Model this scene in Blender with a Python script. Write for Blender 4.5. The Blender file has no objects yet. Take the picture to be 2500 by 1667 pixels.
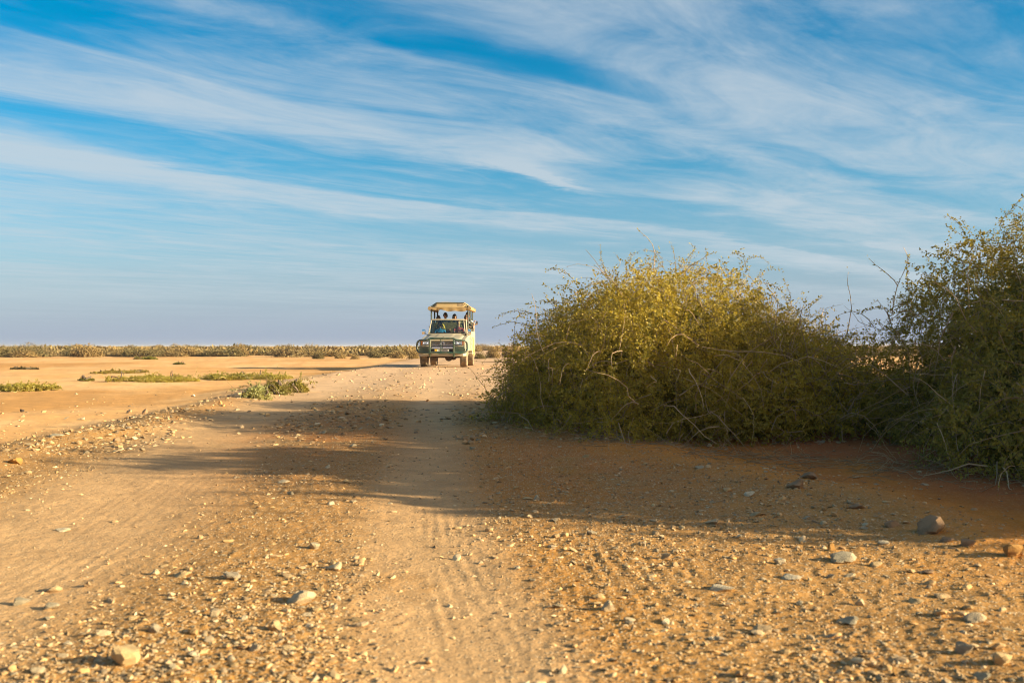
import bpy, bmesh, math, random
import numpy as np
from mathutils import Vector, Matrix

random.seed(7)
RNG = np.random.default_rng(7)
scene = bpy.context.scene
COL = scene.collection

# ------------------------------------------------------------------ camera
EYE = 0.80
cam_data = bpy.data.cameras.new('camera')
cam_data.sensor_width = 36.0
cam_data.lens = 35.0
cam_data.clip_start = 0.05
cam_data.clip_end = 20000
cam = bpy.data.objects.new('camera', cam_data)
COL.objects.link(cam)
cam.location = (0, 0, EYE)
cam.rotation_euler = (math.radians(90.27), 0, 0)
cam_data.dof.use_dof = True
cam_data.dof.focus_distance = 13.0
cam_data.dof.aperture_fstop = 5.0
scene.camera = cam

# ------------------------------------------------------------------ light
SUN_EL = math.radians(16.0)
LIGHT_XY = Vector((-1.0, 0.27)).normalized()          # horizontal travel of the light
ldir = Vector((LIGHT_XY.x * math.cos(SUN_EL), LIGHT_XY.y * math.cos(SUN_EL), -math.sin(SUN_EL)))
sun_data = bpy.data.lights.new('sun', 'SUN')
sun_data.energy = 5.0
sun_data.angle = math.radians(0.5)
sun_data.color = (1.0, 0.87, 0.60)
sun = bpy.data.objects.new('sun', sun_data)
COL.objects.link(sun)
sun.rotation_euler = ldir.to_track_quat('-Z', 'Y').to_euler()

scene.view_settings.view_transform = 'Standard'
scene.view_settings.look = 'None'
scene.view_settings.exposure = 1.44
scene.view_settings.gamma = 1.0
scene.view_settings.use_curve_mapping = False
scene.cycles.max_bounces = 8
scene.cycles.transparent_max_bounces = 8
scene.cycles.use_adaptive_sampling = True
scene.cycles.use_denoising = True
scene.cycles.denoising_prefilter = 'ACCURATE'
scene.cycles.adaptive_threshold = 0.008
scene.cycles.filter_width = 1.0

# ------------------------------------------------------------------ sky
world = bpy.data.worlds.new('World')
scene.world = world
world.use_nodes = True
wn = world.node_tree
for n in list(wn.nodes):
    wn.nodes.remove(n)


def N(nt, kind, **kw):
    n = nt.nodes.new(kind)
    for k, v in kw.items():
        setattr(n, k, v)
    return n


def inp(nt, node, sock, val):
    s = node.inputs[sock]
    if isinstance(val, bpy.types.NodeSocket):
        nt.links.new(val, s)
    else:
        s.default_value = val


def MA(nt, op, a, b=None, c=None, clamp=False):
    n = N(nt, 'ShaderNodeMath', operation=op, use_clamp=clamp)
    inp(nt, n, 0, a)
    if b is not None:
        inp(nt, n, 1, b)
    if c is not None:
        inp(nt, n, 2, c)
    return n.outputs[0]


def MIX(nt, f, a, b, blend='MIX'):
    n = N(nt, 'ShaderNodeMix', data_type='RGBA', blend_type=blend)
    n.clamp_factor = True
    inp(nt, n, 0, f)
    inp(nt, n, 6, a)
    inp(nt, n, 7, b)
    return n.outputs[2]


def RAMP(nt, f, stops, interp='LINEAR'):
    n = N(nt, 'ShaderNodeValToRGB')
    n.color_ramp.interpolation = interp
    el = n.color_ramp.elements
    while len(el) < len(stops):
        el.new(0.5)
    for e, (p, c) in zip(el, stops):
        e.position = p
        e.color = (*c, 1) if len(c) == 3 else c
    inp(nt, n, 0, f)
    return n.outputs[0]


sky = N(wn, 'ShaderNodeTexSky', sky_type='NISHITA')
sky.sun_disc = False
sky.sun_elevation = SUN_EL
# the sun stands to the right of the view (+X), a little behind the camera
sun_az = math.atan2(-LIGHT_XY.x, -LIGHT_XY.y)         # clockwise from +Y
sky.sun_rotation = sun_az
sky.air_density = 1.0
sky.dust_density = 0.6
sky.ozone_density = 3.0
sky.altitude = 0

tc = N(wn, 'ShaderNodeTexCoord')
sep = N(wn, 'ShaderNodeSeparateXYZ')
wn.links.new(tc.outputs['Generated'], sep.inputs[0])
dx, dy, dz = sep.outputs
dzc = MA(wn, 'MAXIMUM', dz, 0.012)
u = MA(wn, 'DIVIDE', dx, dzc)
v = MA(wn, 'DIVIDE', dy, dzc)
AZ = math.radians(43)
# along (s) and across (w) the drift of the cirrus
s_ = MA(wn, 'ADD', MA(wn, 'MULTIPLY', u, math.sin(AZ)), MA(wn, 'MULTIPLY', v, math.cos(AZ)))
w_ = MA(wn, 'SUBTRACT', MA(wn, 'MULTIPLY', u, math.cos(AZ)), MA(wn, 'MULTIPLY', v, math.sin(AZ)))


def cnoise(su, sw, scale, detail, rough, dist=0.0, off=0.0):
    c = N(wn, 'ShaderNodeCombineXYZ')
    inp(wn, c, 0, MA(wn, 'MULTIPLY', s_, su))
    inp(wn, c, 1, MA(wn, 'MULTIPLY_ADD', w_, sw, off))
    inp(wn, c, 2, off)
    t = N(wn, 'ShaderNodeTexNoise', noise_dimensions='3D')
    inp(wn, t, 'Vector', c.outputs[0])
    inp(wn, t, 'Scale', scale)
    inp(wn, t, 'Detail', detail)
    inp(wn, t, 'Roughness', rough)
    inp(wn, t, 'Distortion', dist)
    return t.outputs[0]


warp = cnoise(0.22, 0.45, 1.0, 3, 0.5, 0.3, 3.1)
warp2 = cnoise(0.7, 1.5, 1.0, 4, 0.6, 0.4, 9.7)
ww = MA(wn, 'ADD', w_, MA(wn, 'MULTIPLY_ADD', warp, 1.5, -0.75))
ww = MA(wn, 'ADD', ww, MA(wn, 'MULTIPLY_ADD', warp2, 0.9, -0.45))
prof_pts = [(-14, .55), (-9, .58), (-8.2, .55), (-7.3, .30), (-6.6, .36), (-5.85, .70), (-5.25, .92), (-5.0, .62),
            (-4.72, .16), (-4.4, .18), (-4.0, .66), (-3.6, .80), (-3.1, .50), (-2.75, .58), (-2.45, .22),
            (-2.1, .40), (-1.6, .56), (-0.8, .45), (1, .35)]
wt = MA(wn, 'MULTIPLY_ADD', ww, 1 / 15.0, 14 / 15.0, clamp=True)
fc = N(wn, 'ShaderNodeFloatCurve')
cur = fc.mapping.curves[0]
while len(cur.points) < len(prof_pts):
    cur.points.new(0.5, 0.5)
for p, (a, b) in zip(cur.points, prof_pts):
    p.location = ((a + 14) / 15.0, b)
    p.handle_type = 'AUTO'
fc.mapping.update()
inp(wn, fc, 1, wt)
prof = fc.outputs[0]
fib = cnoise(0.75, 1.9, 1.0, 10, 0.64, 0.9, 1.7)
torn = cnoise(2.2, 4.2, 1.0, 8, 0.66, 0.6, 21.3)
big = cnoise(0.16, 0.30, 1.0, 5, 0.55, 0.5, 5.5)
dens = MA(wn, 'ADD', MA(wn, 'MULTIPLY_ADD', prof, 0.72, 0.13), MA(wn, 'MULTIPLY_ADD', fib, 1.28, -0.64))
dens = MA(wn, 'ADD', dens, MA(wn, 'MULTIPLY_ADD', torn, 0.48, -0.24))
dens = MA(wn, 'ADD', dens, MA(wn, 'MULTIPLY_ADD', big, 1.6, -0.80))


def blob(s0, w0, ss, sw, amp, ww=None, tilt=0.0):
    ww = ww or globals()['ww']
    if tilt:
        ww = MA(wn, 'ADD', ww, MA(wn, 'MULTIPLY', MA(wn, 'SUBTRACT', s_, s0), tilt))
    a = MA(wn, 'POWER', MA(wn, 'DIVIDE', MA(wn, 'SUBTRACT', s_, s0), ss), 2)
    b = MA(wn, 'POWER', MA(wn, 'DIVIDE', MA(wn, 'SUBTRACT', ww, w0), sw), 2)
    return MA(wn, 'MULTIPLY', MA(wn, 'EXPONENT', MA(wn, 'MULTIPLY', MA(wn, 'ADD', a, b), -1)), amp)


for bl in ((4.75, -3.55, 0.55, 0.42, -0.55), (4.3, -2.0, 1.8, 0.85, 0.36), (2.45, -2.40, 0.6, 0.35, -0.18), (1.2, -3.2, 0.45, 0.45, -0.45), (4.1, -3.75, 0.7, 0.25, 0.25)):
    dens = MA(wn, 'ADD', dens, blob(*bl))
wj = MA(wn, 'ADD', w_, MA(wn, 'MULTIPLY_ADD', torn, 0.5, -0.25))
dens = MA(wn, 'ADD', dens, blob(4.55, -3.90, 0.55, 0.10, 0.75, wj, 0.28))
dens = MA(wn, 'ADD', dens, blob(4.05, -3.80, 0.35, 0.16, 0.45, wj, 0.1))
mr = N(wn, 'ShaderNodeMapRange', interpolation_type='SMOOTHSTEP')
inp(wn, mr, 0, dens)
inp(wn, mr, 1, 0.02)
inp(wn, mr, 2, 1.10)
inp(wn, mr, 3, 0.0)
inp(wn, mr, 4, 1.0)
cl = mr.outputs[0]
# thin out towards the horizon where the veil evens out
hz = N(wn, 'ShaderNodeMapRange', interpolation_type='SMOOTHSTEP')
inp(wn, hz, 0, dz)
inp(wn, hz, 1, 0.0)
inp(wn, hz, 2, 0.085)
inp(wn, hz, 3, 0.0)
inp(wn, hz, 4, 1.0)
cl = MA(wn, 'MULTIPLY', MA(wn, 'MULTIPLY', cl, hz.outputs[0]), 0.82)

hsv = N(wn, 'ShaderNodeHueSaturation')
inp(wn, hsv, 'Hue', 0.488)
inp(wn, hsv, 'Saturation', 1.50)
inp(wn, hsv, 'Value', 0.73)
wn.links.new(sky.outputs[0], hsv.inputs['Color'])
# dusty lavender air low over the plain
hz2 = N(wn, 'ShaderNodeMapRange', interpolation_type='SMOOTHSTEP')
inp(wn, hz2, 0, dz)
inp(wn, hz2, 1, -0.02)
inp(wn, hz2, 2, 0.20)
inp(wn, hz2, 3, 0.86)
inp(wn, hz2, 4, 0.0)
SKYK = 0.078
base = MIX(wn, hz2.outputs[0], hsv.outputs[0], (0.120 / SKYK, 0.158 / SKYK, 0.232 / SKYK, 1))
skyc = MIX(wn, cl, base, (0.216 / SKYK, 0.246 / SKYK, 0.268 / SKYK, 1))
# bright warm aureole round the low sun, seen through the veil of cirrus
vd = N(wn, 'ShaderNodeVectorMath', operation='DOT_PRODUCT')
wn.links.new(tc.outputs['Generated'], vd.inputs[0])
vd.inputs[1].default_value = (-ldir.x, -ldir.y, -ldir.z)
glow = MA(wn, 'POWER', MA(wn, 'MAXIMUM', vd.outputs['Value'], 0.0), 5.0)
skyc = MIX(wn, MA(wn, 'MULTIPLY', glow, 0.85), skyc, (1.05 / SKYK, 0.80 / SKYK, 0.52 / SKYK, 1))
bg = N(wn, 'ShaderNodeBackground')
inp(wn, bg, 'Color', skyc)
inp(wn, bg, 'Strength', SKYK)
wo = N(wn, 'ShaderNodeOutputWorld')
wn.links.new(bg.outputs[0], wo.inputs[0])

# ------------------------------------------------------------------ helpers


def tag(o, label=None, cat=None, group=None, kind=None):
    if label:
        o['label'] = label
    if cat:
        o['category'] = cat
    if group:
        o['group'] = group
    if kind:
        o['kind'] = kind
    return o


def link(o, parent=None):
    COL.objects.link(o)
    if parent is not None:
        o.parent = parent
    return o


def empty(name, loc=(0, 0, 0), rz=0.0):
    o = bpy.data.objects.new(name, None)
    o.empty_display_size = 0.2
    o.location = loc
    o.rotation_euler = (0, 0, rz)
    return link(o)


def mesh_np(name, V, F, mats, smooth=True, colors=None, mat_idx=None):
    """V (n,3); F list of arrays (m,k) with k = 3 or 4."""
    me = bpy.data.meshes.new(name)
    V = np.asarray(V, dtype=np.float32)
    if not isinstance(F, (list, tuple)):
        F = [F]
    F = [np.asarray(f, dtype=np.int32) for f in F if len(f)]
    nl = sum(f.size for f in F)
    npoly = sum(len(f) for f in F)
    me.vertices.add(len(V))
    me.vertices.foreach_set('co', V.ravel())
    me.loops.add(nl)
    me.loops.foreach_set('vertex_index', np.concatenate([f.ravel() for f in F]))
    me.polygons.add(npoly)
    tot = np.concatenate([np.full(len(f), f.shape[1], np.int32) for f in F])
    start = np.concatenate([[0], np.cumsum(tot)[:-1]]).astype(np.int32)
    me.polygons.foreach_set('loop_start', start)
    me.polygons.foreach_set('loop_total', tot)
    me.polygons.foreach_set('use_smooth', np.full(npoly, smooth))
    for m in (mats if isinstance(mats, (list, tuple)) else [mats]):
        me.materials.append(m)
    if mat_idx is not None:
        me.polygons.foreach_set('material_index', np.asarray(mat_idx, dtype=np.int32))
    if colors is not None:
        a = me.attributes.new('Col', 'FLOAT_COLOR', 'POINT')
        c = np.ones((len(V), 4), np.float32)
        c[:, :3] = colors
        a.data.foreach_set('color', c.ravel())
    me.update(calc_edges=True)
    return me


def obj(name, me, parent=None):
    return link(bpy.data.objects.new(name, me), parent)


def px(x, y, h=0.0):
    """a point of the ground (height h) seen at photo pixel (x, y)"""
    d = 2430.0 * (EYE - h) / (y - 845.0)
    return ((x - 1250.0) / 2430.0 * d, d)


def _hash(ix, iy, iz, seed):
    n = (ix.astype(np.int64) * 374761393 + iy.astype(np.int64) * 668265263 + iz.astype(np.int64) * 2147483647 + seed * 1274126177) & 0xffffffff
    n = ((n ^ (n >> 13)) * 1274126177) & 0xffffffff
    n = ((n ^ (n >> 16)) * 2246822519) & 0xffffffff
    return ((n ^ (n >> 15)) & 0xffffff) / float(0xffffff)


def vnoise(x, y, seed=0):
    ix = np.floor(x); iy = np.floor(y)
    fx = x - ix; fy = y - iy
    fx = fx * fx * fx * (fx * (fx * 6 - 15) + 10)
    fy = fy * fy * fy * (fy * (fy * 6 - 15) + 10)
    z = np.zeros_like(ix)
    a = _hash(ix, iy, z, seed); b = _hash(ix + 1, iy, z, seed)
    c = _hash(ix, iy + 1, z, seed); d = _hash(ix + 1, iy + 1, z, seed)
    return (a + (b - a) * fx) * (1 - fy) + (c + (d - c) * fx) * fy


def fbm(x, y, octv=4, seed=0, rough=0.5):
    t = 0.0; amp = 1.0; tot = 0.0
    for o in range(octv):
        t = t + amp * vnoise(x * 2 ** o + 17.3 * o, y * 2 ** o - 9.1 * o, seed + o)
        tot += amp
        amp *= rough
    return t / tot


def vnoise3(p, seed=0):
    i = np.floor(p); f = p - i
    f = f * f * (3 - 2 * f)
    out = 0
    for ax in (0, 1):
        for ay in (0, 1):
            for az in (0, 1):
                wgt = (f[:, 0] if ax else 1 - f[:, 0]) * (f[:, 1] if ay else 1 - f[:, 1]) * (f[:, 2] if az else 1 - f[:, 2])
                out = out + wgt * _hash(i[:, 0] + ax, i[:, 1] + ay, i[:, 2] + az, seed)
    return out


def sstep(a, b, x):
    t = np.clip((x - a) / (b - a), 0, 1)
    return t * t * (3 - 2 * t)


# ------------------------------------------------------------------ materials
MATS = {}


def principled(name, color, rough=0.6, metal=0.0, noise=0.0, nscale=8.0, bump=0.0, bscale=40.0, coat=0.0, spec=0.5, dirt=None, **kw):
    m = bpy.data.materials.new(name)
    m.use_nodes = True
    nt = m.node_tree
    b = nt.nodes['Principled BSDF']
    inp(nt, b, 'Roughness', rough)
    inp(nt, b, 'Metallic', metal)
    inp(nt, b, 'Specular IOR Level', spec)
    inp(nt, b, 'Coat Weight', coat)
    tco = N(nt, 'ShaderNodeTexCoord')
    col = (*color, 1)
    if noise:
        t = N(nt, 'ShaderNodeTexNoise')
        nt.links.new(tco.outputs['Object'], t.inputs['Vector'])
        inp(nt, t, 'Scale', nscale)
        inp(nt, t, 'Detail', 5)
        lo = tuple(c * (1 - noise) for c in color)
        hi = tuple(min(1, c * (1 + noise)) for c in color)
        col = RAMP(nt, t.outputs[0], [(0.3, lo), (0.7, hi)])
    if dirt:
        t = N(nt, 'ShaderNodeTexNoise')
        nt.links.new(tco.outputs['Object'], t.inputs['Vector'])
        inp(nt, t, 'Scale', 5.0)
        inp(nt, t, 'Detail', 7)
        f = RAMP(nt, t.outputs[0], [(0.35, (0, 0, 0)), (0.75, (dirt[3],) * 3)])
        col = MIX(nt, f, col, (*dirt[:3], 1))
        inp(nt, b, 'Roughness', MA(nt, 'ADD', rough, MA(nt, 'MULTIPLY', f, 0.3)))
    inp(nt, b, 'Base Color', col)
    if bump:
        t = N(nt, 'ShaderNodeTexNoise')
        nt.links.new(tco.outputs['Object'], t.inputs['Vector'])
        inp(nt, t, 'Scale', bscale)
        inp(nt, t, 'Detail', 4)
        bp = N(nt, 'ShaderNodeBump')
        inp(nt, bp, 'Strength', 1.0)
        inp(nt, bp, 'Distance', bump)
        inp(nt, bp, 'Height', t.outputs[0])
        nt.links.new(bp.outputs[0], b.inputs['Normal'])
    for k, v_ in kw.items():
        inp(nt, b, k, v_)
    MATS[name] = m
    return m


def ground_material():
    m = bpy.data.materials.new('dry_soil')
    m.use_nodes = True
    nt = m.node_tree
    b = nt.nodes['Principled BSDF']
    inp(nt, b, 'Roughness', 0.95)
    inp(nt, b, 'Specular IOR Level', 0.15)
    at = N(nt, 'ShaderNodeAttribute', attribute_name='Col')
    geo = N(nt, 'ShaderNodeNewGeometry')
    P = geo.outputs['Position']

    def nz(scale, detail=4, rough=0.6):
        t = N(nt, 'ShaderNodeTexNoise')
        nt.links.new(P, t.inputs['Vector'])
        inp(nt, t, 'Scale', scale)
        inp(nt, t, 'Detail', detail)
        inp(nt, t, 'Roughness', rough)
        return t.outputs[0]
    grain = nz(55, 6, 0.7)
    patch = nz(4.0, 5, 0.6)
    k = MA(nt, 'ADD', MA(nt, 'MULTIPLY', grain, 0.8), MA(nt, 'MULTIPLY', patch, 0.7))
    k = MA(nt, 'ADD', k, 0.25)
    kc = N(nt, 'ShaderNodeCombineColor')
    for i in range(3):
        inp(nt, kc, i, k)
    col = MIX(nt, 1.0, at.outputs['Color'], kc.outputs[0], 'MULTIPLY')
    # grit: small pale and dark grains
    vo = N(nt, 'ShaderNodeTexVoronoi', feature='F1')
    nt.links.new(P, vo.inputs['Vector'])
    inp(nt, vo, 'Scale', 75.0)
    vs = N(nt, 'ShaderNodeSeparateColor')
    nt.links.new(vo.outputs['Color'], vs.inputs[0])
    grit = MA(nt, 'MULTIPLY', MA(nt, 'LESS_THAN', vo.outputs['Distance'], 0.42), MA(nt, 'GREATER_THAN', vs.outputs[0], 0.55))
    grit = MA(nt, 'MULTIPLY', grit, at.outputs['Alpha'])
    gcol = RAMP(nt, vs.outputs[1], [(0.0, (0.28, 0.18, 0.09)), (0.4, (0.48, 0.33, 0.17)), (1.0, (0.64, 0.49, 0.31))])
    col = MIX(nt, MA(nt, 'MULTIPLY', grit, 0.75), col, gcol)
    vo2 = N(nt, 'ShaderNodeTexVoronoi', feature='F1')
    nt.links.new(P, vo2.inputs['Vector'])
    inp(nt, vo2, 'Scale', 170.0)
    vs2 = N(nt, 'ShaderNodeSeparateColor')
    nt.links.new(vo2.outputs['Color'], vs2.inputs[0])
    fine = MA(nt, 'MULTIPLY', MA(nt, 'LESS_THAN', vo2.outputs['Distance'], 0.40), MA(nt, 'GREATER_THAN', vs2.outputs[0], 0.45))
    fine = MA(nt, 'MULTIPLY', fine, at.outputs['Alpha'])
    col = MIX(nt, MA(nt, 'MULTIPLY', fine, 0.7), col, RAMP(nt, vs2.outputs[1], [(0.0, (0.16, 0.10, 0.045)), (0.5, (0.40, 0.25, 0.11)), (1.0, (0.58, 0.43, 0.26))]))
    inp(nt, b, 'Base Color', col)
    h = MA(nt, 'ADD', MA(nt, 'MULTIPLY', grain, 0.55), MA(nt, 'MULTIPLY', grit, MA(nt, 'SUBTRACT', 0.9, vo.outputs['Distance'])))
    bp = N(nt, 'ShaderNodeBump')
    inp(nt, bp, 'Strength', 0.9)
    inp(nt, bp, 'Distance', 0.008)
    inp(nt, bp, 'Height', h)
    bp2 = N(nt, 'ShaderNodeBump')
    inp(nt, bp2, 'Strength', 0.7)
    inp(nt, bp2, 'Distance', 0.016)
    inp(nt, bp2, 'Height', nz(9, 5, 0.6))
    nt.links.new(bp.outputs[0], bp2.inputs['Normal'])
    nt.links.new(bp2.outputs[0], b.inputs['Normal'])
    MATS['soil'] = m
    return m


def attr_material(name, rough=0.8, translucent=0.0, noise=0.25, nscale=30.0, bump=0.0, spec=0.3, sat=1.0):
    """colour from the mesh's own 'Col' attribute, with fine procedural variation"""
    m = bpy.data.materials.new(name)
    m.use_nodes = True
    nt = m.node_tree
    b = nt.nodes['Principled BSDF']
    inp(nt, b, 'Roughness', rough)
    inp(nt, b, 'Specular IOR Level', spec)
    at = N(nt, 'ShaderNodeAttribute', attribute_name='Col')
    tco = N(nt, 'ShaderNodeTexCoord')
    t = N(nt, 'ShaderNodeTexNoise')
    nt.links.new(tco.outputs['Object'], t.inputs['Vector'])
    inp(nt, t, 'Scale', nscale)
    inp(nt, t, 'Detail', 5)
    k = MA(nt, 'MULTIPLY_ADD', t.outputs[0], 2 * noise, 1 - noise)
    kc = N(nt, 'ShaderNodeCombineColor')
    for i in range(3):
        inp(nt, kc, i, k)
    col = MIX(nt, 1.0, at.outputs['Color'], kc.outputs[0], 'MULTIPLY')
    inp(nt, b, 'Base Color', col)
    if bump:
        bp = N(nt, 'ShaderNodeBump')
        inp(nt, bp, 'Strength', 0.8)
        inp(nt, bp, 'Distance', bump)
        inp(nt, bp, 'Height', t.outputs[0])
        nt.links.new(bp.outputs[0], b.inputs['Normal'])
    if translucent:
        tr = N(nt, 'ShaderNodeBsdfTranslucent')
        inp(nt, tr, 'Color', MIX(nt, 1.0, col, (1.25, 1.1, 0.55, 1), 'MULTIPLY'))
        mx = N(nt, 'ShaderNodeMixShader')
        inp(nt, mx, 0, translucent)
        nt.links.new(b.outputs[0], mx.inputs[1])
        nt.links.new(tr.outputs[0], mx.inputs[2])
        nt.links.new(mx.outputs[0], nt.nodes['Material Output'].inputs[0])
    MATS[name] = m
    return m


ground_material()
attr_material('stone', rough=0.85, noise=0.28, nscale=14.0, bump=0.006)
attr_material('leaf', rough=0.55, translucent=0.40, noise=0.12, nscale=6.0)
attr_material('bark', rough=0.85, noise=0.25, nscale=25.0)
attr_material('scrub', rough=0.8, translucent=0.15, noise=0.2, nscale=3.0)

# ------------------------------------------------------------------ terrain
YS = np.array([-10, 0, 2.5, 4, 6.4, 10, 14, 17, 26, 37, 60, 100, 300, 8000.0])
XL = np.array([-1.5, -1.6, -1.68, -1.75, -2.1, -2.7, -3.05, -3.25, -3.65, -3.9, -4.3, -5.5, -14, -400.0])    # left wheel track
XR = np.array([0.1, 0.0, -0.1, -0.35, -0.55, -0.85, -1.1, -1.3, -1.85, -2.3, -2.6, -3.6, -12, -398.0])      # middle wheel track
XE = np.array([-3.4, -3.4, -3.5, -3.6, -3.7, -3.85, -4.2, -4.5, -5.0, -5.4, -6.0, -8, -17, -403.0])          # left road edge
XG = np.array([2.4, 2.3, 2.1, 1.9, 1.25, 0.65, 0.45, 0.4, 0.5, 0.9, 1.2, 0, -8, -390.0])                      # right road edge


def road_coords(x, y):
    xl = np.interp(y, YS, XL); xr = np.interp(y, YS, XR)
    xe = np.interp(y, YS, XE); xg = np.interp(y, YS, XG)
    return xl, xr, xe, xg


BUSH_XY = [(1.45, 10.4, 2.0), (3.0, 10.2, 1.8), (5.2, 8.2, 2.7), (4.4, 6.9, 1.9)]


def terrain(x, y):
    xl, xr, xe, xg = road_coords(x, y)
    r = np.hypot(x, y)
    near = 1 - sstep(25, 60, r)
    wob = (fbm(x * 0.7, y * 0.5, 3, 11) - 0.5)
    el = xe + wob * 0.9; eg = xg + wob * 0.9
    left_out = sstep(0.35, -1.6, x - el)                 # 1 on the plain
    right_out = sstep(-0.5, 0.9, x - eg)
    z = -0.15 * left_out - 0.05 * right_out
    z = z - 0.10 * sstep(40, 160, r)
    # berm along the left shoulder
    z = z + 0.055 * np.exp(-((x - el - 0.1) / 0.35) ** 2) * (0.5 + fbm(x * 1.3, y * 0.8, 3, 21)) * (1 - sstep(20, 45, r))
    # right-hand berm where the road has been graded
    z = z + 0.05 * np.exp(-((x - eg - 0.15) / 0.4) ** 2) * (1 - sstep(6, 11, r))
    # mounds of trapped soil under the bushes
    for bx_, by_, br in BUSH_XY:
        z = z + 0.06 * np.exp(-((x - bx_) ** 2 + (y - by_) ** 2) / (br * 1.1) ** 2)
    road = (1 - left_out) * (1 - right_out)
    # wheel tracks pressed in, gravel pushed up between them
    tl = np.exp(-((x - xl) / 0.42) ** 2); tr_ = np.exp(-((x - xr) / 0.30) ** 2)
    z = z + road * (-0.008 * tl - 0.010 * tr_)
    mid = 0.5 * (xl + xr)
    z = z + road * 0.010 * np.exp(-((x - mid) / 0.45) ** 2)
    # rolling unevenness
    z = z + (fbm(x * 0.35, y * 0.35, 3, 31) - 0.5) * 0.055 * (0.25 + 0.75 * left_out)
    rough = np.clip(1 - 0.75 * tl - 0.8 * tr_, 0.12, 1)
    z = z + near * rough * ((fbm(x * 3.1, y * 3.1, 3, 41) - 0.5) * 0.015 + (fbm(x * 14, y * 14, 3, 51) - 0.5) * 0.0045)
    # tread marks
    def tread(xc, half, period, amp, y0, y1, seed, skew=0.0):
        d = x - xc - skew * (y - y0)
        m_ = np.exp(-(d / half) ** 6) * sstep(y0 - .6, y0 + .3, y) * (1 - sstep(y1 - 1.0, y1 + 1.0, y))
        m_ = m_ * np.clip(fbm(x * 2.0, y * 0.8, 2, seed) * 2.4 - 0.5, 0, 1)
        ph = d / period * 2 * np.pi + 0.25 * np.sin(y * 0.4)
        sn = np.sin(ph)
        return m_ * amp * (np.sign(sn) * np.abs(sn) ** 0.6) * (0.1 + 1.6 * fbm(x * 9, y * 2.5, 3, seed + 7)) + m_ * -amp * 0.8
    z = z + tread(xr + 0.05, 0.14, 0.050, 0.0010, 1.6, 6.0, 61)
    z = z + tread(xr - 0.42, 0.12, 0.050, 0.0008, 1.8, 5, 62)
    z = z + tread(xl, 0.30, 0.055, 0.0007, 2.0, 9, 63)
    z = z + tread(xl + 0.85, 0.22, 0.075, 0.0012, 5.0, 10, 64)
    z = z + tread(0.50, 0.22, 0.062, 0.0024, 1.7, 4.1, 65, -0.05)
    z = z + tread(0.95, 0.16, 0.06, 0.0010, 1.7, 4.6, 66, 0.10)
    # pebbly roughness of the unwheeled surface
    p = fbm(x * 38, y * 38, 2, 71)
    z = z + (1 - sstep(9, 16, r)) * rough * np.clip(p - 0.50, 0, 1) * 0.016
    return z


def soil_colour(x, y):
    xl, xr, xe, xg = road_coords(x, y)
    wob = (fbm(x * 0.7, y * 0.5, 3, 11) - 0.5)
    n1 = fbm(x * 0.9, y * 0.45, 4, 81); n2 = fbm(x * 2.6, y * 1.5, 4, 91); n3 = fbm(x * 0.12, y * 0.12, 4, 101)
    left_out = sstep(0.2, -0.8, x - xe - wob * 0.9 + (n2 - .5) * 0.6)
    right_out = sstep(-0.6, 0.8, x - xg - wob * 0.9 + (n2 - .5) * 0.8)
    plain = np.array([0.690, 0.362, 0.125]); plain2 = np.array([0.760, 0.450, 0.190]); ochre = np.array([0.420, 0.178, 0.026])
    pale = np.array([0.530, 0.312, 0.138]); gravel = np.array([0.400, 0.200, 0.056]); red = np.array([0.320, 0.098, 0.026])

    def mix(a, b, t):
        return a * (1 - t[:, None]) + b * t[:, None]
    road = mix(np.tile(gravel, (len(x), 1)), ochre, sstep(0.45, 0.62, n1) * 0.85)
    tl = np.exp(-((x - xl + 0.15) / 0.62) ** 4) * sstep(0.25, 0.5, n2 + 0.2)
    tr_ = np.exp(-((x - xr) / 0.34) ** 4) * sstep(0.2, 0.5, n2 + 0.15)
    road = mix(road, pale, np.clip(np.maximum(tl, tr_) * 1.0, 0, 1))
    # rusty tint on dusty soil between the wheelings, painted in to warm the shade
    shade_dust = np.exp(-((x + 1.55 + 0.10 * (y - 8)) / 0.75) ** 2 - ((y - 9.0) / 3.0) ** 2) + np.exp(-((x - 0.55) / 0.85) ** 4 - ((y - 7.6) / 2.6) ** 4)
    road = mix(road, np.array([0.42, 0.155, 0.030]), np.clip(shade_dust * 0.95, 0, 1) * sstep(0.15, 0.45, n2))
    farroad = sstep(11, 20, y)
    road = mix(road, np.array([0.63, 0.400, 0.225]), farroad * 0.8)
    pl = mix(np.tile(plain, (len(x), 1)), plain2, sstep(0.42, 0.66, 0.55 * n1 + 0.45 * fbm(x * 0.25, y * 0.5, 3, 131)) * 0.8)
    pl = mix(pl, ochre, sstep(0.56, 0.70, n3) * 0.5)
    # rusty strip along the foot of the left shoulder
    strip = np.exp(-((x - xe - wob * 0.9 + 0.45) / 0.40) ** 2) * (1 - sstep(8.5, 12, y)) * sstep(0.3, 0.55, n2 + 0.1)
    pl = mix(pl, np.array([0.50, 0.200, 0.026]), np.clip(strip, 0, 1))
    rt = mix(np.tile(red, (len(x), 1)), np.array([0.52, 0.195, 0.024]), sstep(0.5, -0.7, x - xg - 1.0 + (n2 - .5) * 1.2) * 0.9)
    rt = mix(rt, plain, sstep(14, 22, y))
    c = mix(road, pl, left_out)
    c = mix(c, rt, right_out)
    f = 0.85 + 0.30 * n2
    c = c * f[:, None]
    grit = 0.25 + 0.75 * (1 - left_out) * (1 - right_out) * (1 - 0.6 * np.maximum(tl, tr_))
    grit = np.maximum(grit, 0.9 * np.exp(-((x - xe) / 0.9) ** 2))
    return np.clip(c, 0, 1), grit * (1 - sstep(16, 30, np.hypot(x, y)))


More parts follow.
